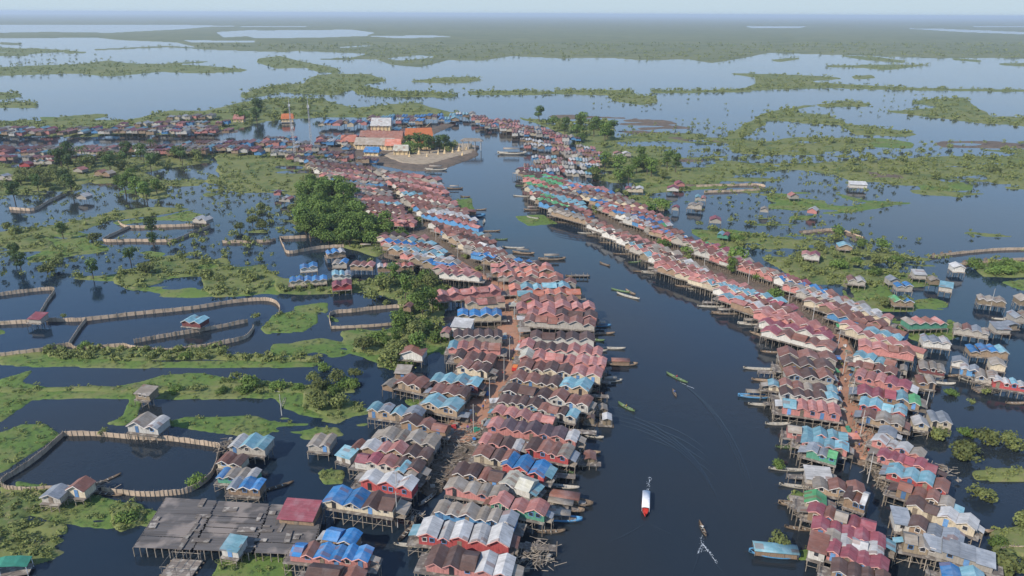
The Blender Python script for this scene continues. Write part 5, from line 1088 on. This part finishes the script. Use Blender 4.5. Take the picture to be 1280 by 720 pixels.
# ---------------------------------------------------------------- temple
tr_orange=mat_noise('temple_roof_tiles',(.42,.14,.05),(.34,.10,.04),.6,rand=.12,rough=.6); gold=mat_noise('ochre_render',(.62,.48,.28),(.5,.38,.22),.5,rand=.1)
def temple(px,py,w,d,h,label,tiers=2,mt=None,rz=0.0,spire=True):
    p=P(px,py,.8); root=empty('temple_hall',(p.x,p.y,.6),rz); b=MB(); b.box((0,0,h/2),(w,d,h)); b.build('wall',gold,root); b=MB(); b.box((0,0,.25),(w+2,d+2,.5)); b.build('plinth',M['concrete'],root)
    for k in range(tiers):
        s=1-k*.24; z=h+k*1.5; r_=MB(); hw=w/2*s+1;hd=d/2*s+1.2-k*.4; ri=hd*.85
        r_.add([(-hw,-hd,z),(hw,-hd,z),(hw,hd,z),(-hw,hd,z),(-hw+.6,0,z+ri),(hw-.6,0,z+ri)],[(0,1,5,4),(2,3,4,5),(3,0,4),(1,2,5),(3,2,1,0)]); r_.build('roof',mt or tr_orange,root)
    if spire:
        for sx in(-1,1): f=MB(); f.bar((sx*(w/2*(1-(tiers-1)*.24)+.5),0,h+(tiers-1)*1.5+d*.3),(sx*(w/2+1.2),0,h+tiers*1.5+d*.55),.18,5,.03); f.build('finial',gold,root)
    for i in range(int(w/3)+1): c=MB(); c.bar((-w/2+i*w/int(w/3),-d/2-.9,0),(-w/2+i*w/int(w/3),-d/2-.9,h),.2,6); c.build('column',gold,root)
    tag(root,label,'temple','temple buildings on the river point')
temple(524,180,20,12,7,'largest temple hall with orange tiers behind the garden trees',3,rz=.2); temple(533,186,10,8,4.5,'small ochre temple hall right of the large one'); temple(478,178,34,11,4,'long rust roofed monastery hall left of the temple',1,RMAT['r'],-.05,False); temple(492,187,11,8,4,'broad orange red hall below the long monastery hall',1,RMAT['o'],.1,False)
temple(437,183,11,9,4.5,'orange hipped hall at the top of the market street',1,RMAT['o'],.1,False); temple(466,194,10,6,3,'blue roofed hall beside the street head',1,RMAT['U'],-.1,False); temple(478,169,16,12,9,'white tall building behind the monastery',1,RMAT['W'],0,False); temple(502,193,10,7,3.5,'cream pavilion on the temple bank',1,RMAT['w'],0,False); temple(470,186,30,9,4,'taupe long hall below the rust roofed hall',1,RMAT['T'],-.1,False)
temple(360,152,10,7,3.5,'orange roofed hall across the far river',2,None,.2); temple(300,152,9,7,3,'salmon roofed open hall across the far river',1,RMAT['p'],0,False)
def stupa(px,py,s,label,m=None):
    p=P(px,py,.9); prof=[(1.2,0),(1.2,.4),(.95,.45),(.95,.9),(.7,1.0),(.75,1.5),(.55,2.1),(.22,2.5),(.16,3.4),(.03,4.6)]; mb=MB(); n=10
    for r_,z in prof:
        for i in range(n): a=i/n*6.283; mb.v.append((math.cos(a)*r_*s,math.sin(a)*r_*s,z*s))
    for j in range(len(prof)-1):
        for i in range(n): mb.f.append((j*n+i,j*n+(i+1)%n,(j+1)*n+(i+1)%n,(j+1)*n+i))
    o=mb.build('stupa',m or gold); o.location=(p.x,p.y,.8); tag(o,label,'stupa','stupas on the temple bank')
for i,(x,y,s) in enumerate([(512,196,1.0),(524,193,1.3),(534,196,.9),(548,193,1.0),(556,192,1.2),(566,191,1.0),(574,189,1.4),(583,187,1.0),(578,194,.8),(589,185,1.2)],1): stupa(x,y,s,'pale ochre stupa on the temple bank, %s from the left'%ordn(i))
p=P(590,187,.8); root=empty('pavilion',(p.x,p.y,.7)); r_=MB(); 
r_.add([(-9,-4,7),(9,-4,7),(9,4,7),(-9,4,7),(-6,0,9),(6,0,9)],[(0,1,5,4),(2,3,4,5),(3,0,4),(1,2,5),(3,2,1,0)]); r_.build('roof',RMAT['T'],root)
for x in(-7,-2.5,2.5,7):
    for y in(-3,3): c=MB(); c.bar((x,y,0),(x,y,7),.25,6); c.build('column',M['concrete'],root)
tag(root,'tall open pavilion at the tip of the temple point','pavilion')
# ---------------------------------------------------------------- street bits
def truck(px,py,rz,label):
    p=P(px,py,1.12); root=empty('cargo_truck',(p.x,p.y,1.1),rz)
    b=MB(); b.box((0,-.4,1.0),(1.8,3.2,.9)); b.build('cargo_bed',M['redp'],root); b=MB(); b.box((0,1.85,1.15),(1.75,1.2,1.4)); c=b.build('cab',M['redp'],root)
    g=MB(); g.box((0,2.46,1.45),(1.5,.04,.5)); g.build('windscreen',M['pane'],c); b=MB(); b.box((0,-.4,1.6),(1.4,2.6,.5)); b.build('cargo',M['bluetarp'],root) if False else b.build('cargo',mat_noise('orange_load',(.6,.2,.06),(.5,.15,.05),2),root)
    for x in(-.8,.8):
        for y in(-1.3,1.8): w_=MB(); w_.bar((x-.12,y,.38),(x+.12,y,.38),.38,12); w_.build('wheel',M['rubber'],root)
    tag(root,label,'truck')
truck(645,462,-.2,'red cargo truck with an orange load on the left earth road')
def stall(px,py,w,d,mt,label,z=1.05):
    p=P(px,py,z); root=empty('market_stall',(p.x,p.y,z-.1),random.uniform(-.3,.3)); r_=MB(); roof_mesh(r_,-w/2,w/2,-d/2,d/2,2.2,.4,flat=True); r_.build('awning',mt,root)
    for x in(-w/2+.15,w/2-.15):
        for y in(-d/2+.15,d/2-.15): q=MB(); q.bar((x,y,0),(x,y,2.25),.05); q.build('post',M['post'],root)
    t=MB(); t.box((0,0,.7),(w*.8,d*.6,.1)); t.box((0,0,.35),(w*.7,d*.5,.6)); t.build('counter',M['timber'],root); tag(root,label,'stall','stalls along the earth roads')
sp=[(652,405,3.5,3,'W','white awning stall below the roadside tree'),(655,420,4,3,'T','taupe awning stall above the whitish shop'),(655,443,5,4,'W','wide white stall beside the bend of the left road'),(628,430,2.5,2,'b','pale blue awning on the left road edge'),(642,388,3.5,3,'w','cream awning stall by the roadside tree'),(619,510,3,2.2,'W','whitish stall beside the pink gabled row'),(580,528,3,2.2,'S','grey stall at the lower end of the left road'),(1065,555,2.8,2.4,'o','orange red stall at the end of the right road'),(1043,455,3,2.2,'U','blue awning stall at the right road edge'),(1042,472,2.6,2,'G','green awning stall on the right road'),(1068,470,2.6,2.2,'b','pale blue awning right of the right road'),(1050,415,3,2.2,'G','green awning at the top of the right road'),(574,378,3,2,'G','green awning by the pink left row') ]
for x,y,w,d,c,l in sp: stall(x,y,w,d,RMAT[c],l)
# goods lying along the streets: nothing in the photo tells them apart
bun=[]
for m_ in (M['hullpale'],M['timber'],M['bluetarp'],M['shirts'][0],M['shirts'][1],M['greennet'],RMAT['T']):
    b=MB(); b.box((0,0,.3),(1.1,.7,.55)); b.box((.35,.45,.2),(.6,.5,.4),.5); b.box((-.2,.05,.7),(.7,.5,.28),.2); bun.append(b.mesh('goods_bundle',m_))
for road,nm,n_,sp_ in ((ROAD1[8:],'left',70,3.2),(ROAD2[9:],'right',45,2.6)):
    for _ in range(n_):
        i=random.randrange(len(road)-1); a=P(*road[i],1.15);b=P(*road[i+1],1.15); q=a.lerp(b,random.random()); d=(b-a).normalized(); sd_=random.choice([-1,1])*random.uniform(sp_*.6,sp_*1.25)
        o=link('goods_bundle',random.choice(bun)); o.location=(q.x-d.y*sd_,q.y+d.x*sd_,1.08); o.rotation_euler=(0,0,random.uniform(0,3)); s_=random.uniform(.6,1.5); o.scale=(s_,s_,s_)
        tag(o,'small bundle of goods lying at the edge of the %s earth road'%nm,'goods','goods along the %s earth road'%nm)
# green net shelter, lower left corner
p=P(12,712,1.2); root=empty('net_shelter',(p.x,p.y,0),.25); b=MB(); roof_mesh(b,-5,3.6,-1.5,1.5,2.4,.9,bow=True); b.build('awning',M['greennet'],root)
for x in(-4.8,-1,3.4):
    for y in(-1.4,1.4): q=MB(); q.bar((x,y,-.6),(x,y,2.4),.07); q.build('post',M['white'],root)
d=MB(); d.box((-.7,0,.7),(8.6,3,.15)); d.build('deck',M['deck'],root); tag(root,'green net covered shelter on posts in the lower left corner','shelter')
# ---------------------------------------------------------------- light, air, camera
HZ=9e-5
hz=MB(); Sx=66000; hz.add([(-Sx,-450,-2),(Sx,-450,-2),(Sx,66000,-2),(-Sx,66000,-2),(-Sx,-450,112),(Sx,-450,112),(Sx,66000,112),(-Sx,66000,112)],[(0,3,2,1),(4,5,6,7),(0,1,5,4),(1,2,6,5),(2,3,7,6),(3,0,4,7)])
m=bpy.data.materials.new('haze'); m.use_nodes=True; nt=m.node_tree; nt.nodes.remove(nt.nodes['Principled BSDF']); pv=nt.nodes.new('ShaderNodeVolumePrincipled'); pv.inputs['Density'].default_value=HZ; pv.inputs['Color'].default_value=(.74,.87,1,1); pv.inputs['Anisotropy'].default_value=.1
nt.links.new(pv.outputs[0],nt.nodes['Material Output'].inputs['Volume'])
tag(hz.build('haze',m),'thin pale haze over the whole flooded plain','haze',kind='stuff')
W=bpy.data.worlds.new('World'); sc.world=W; W.use_nodes=True; nt=W.node_tree; sk=nt.nodes.new('ShaderNodeTexSky'); sk.sky_type='NISHITA'; sk.sun_disc=False
EL,AZ=38,228   # azimuth clockwise from +Y (away from the camera)
sk.sun_elevation=R(EL); sk.sun_rotation=R(AZ); sk.air_density=1.0; sk.dust_density=.4; sk.ozone_density=4.0; sk.altitude=50
tcw=nt.nodes.new('ShaderNodeTexCoord'); sx=nt.nodes.new('ShaderNodeSeparateXYZ'); nt.links.new(tcw.outputs['Generated'],sx.inputs[0])
nt.links.new(mixc(nt,1.0,sk.outputs[0],mixc(nt,ramp(nt,sx.outputs[2],.015,.16),(2.2,2.72,3.05),(1.8,2.75,4.0)),'DARKEN'),nt.nodes['Background'].inputs[0]); nt.nodes['Background'].inputs[1].default_value=.132
sd=bpy.data.lights.new('sun','SUN'); sd.energy=2.9; sd.angle=R(.53); sd.color=(1,.91,.80); so=bpy.data.objects.new('sun',sd); COL.objects.link(so)
v=Vector((math.sin(R(AZ))*math.cos(R(EL)),math.cos(R(AZ))*math.cos(R(EL)),math.sin(R(EL)))); so.rotation_euler=v.to_track_quat('Z','Y').to_euler()
sc.view_settings.view_transform='Standard'; sc.view_settings.look='None'; sc.view_settings.gamma=1; sc.view_settings.exposure=.95
for o in COL.objects:
    if o.parent is None and len(str(o.get('label','')).split())>16: print('LONG',o['label'])
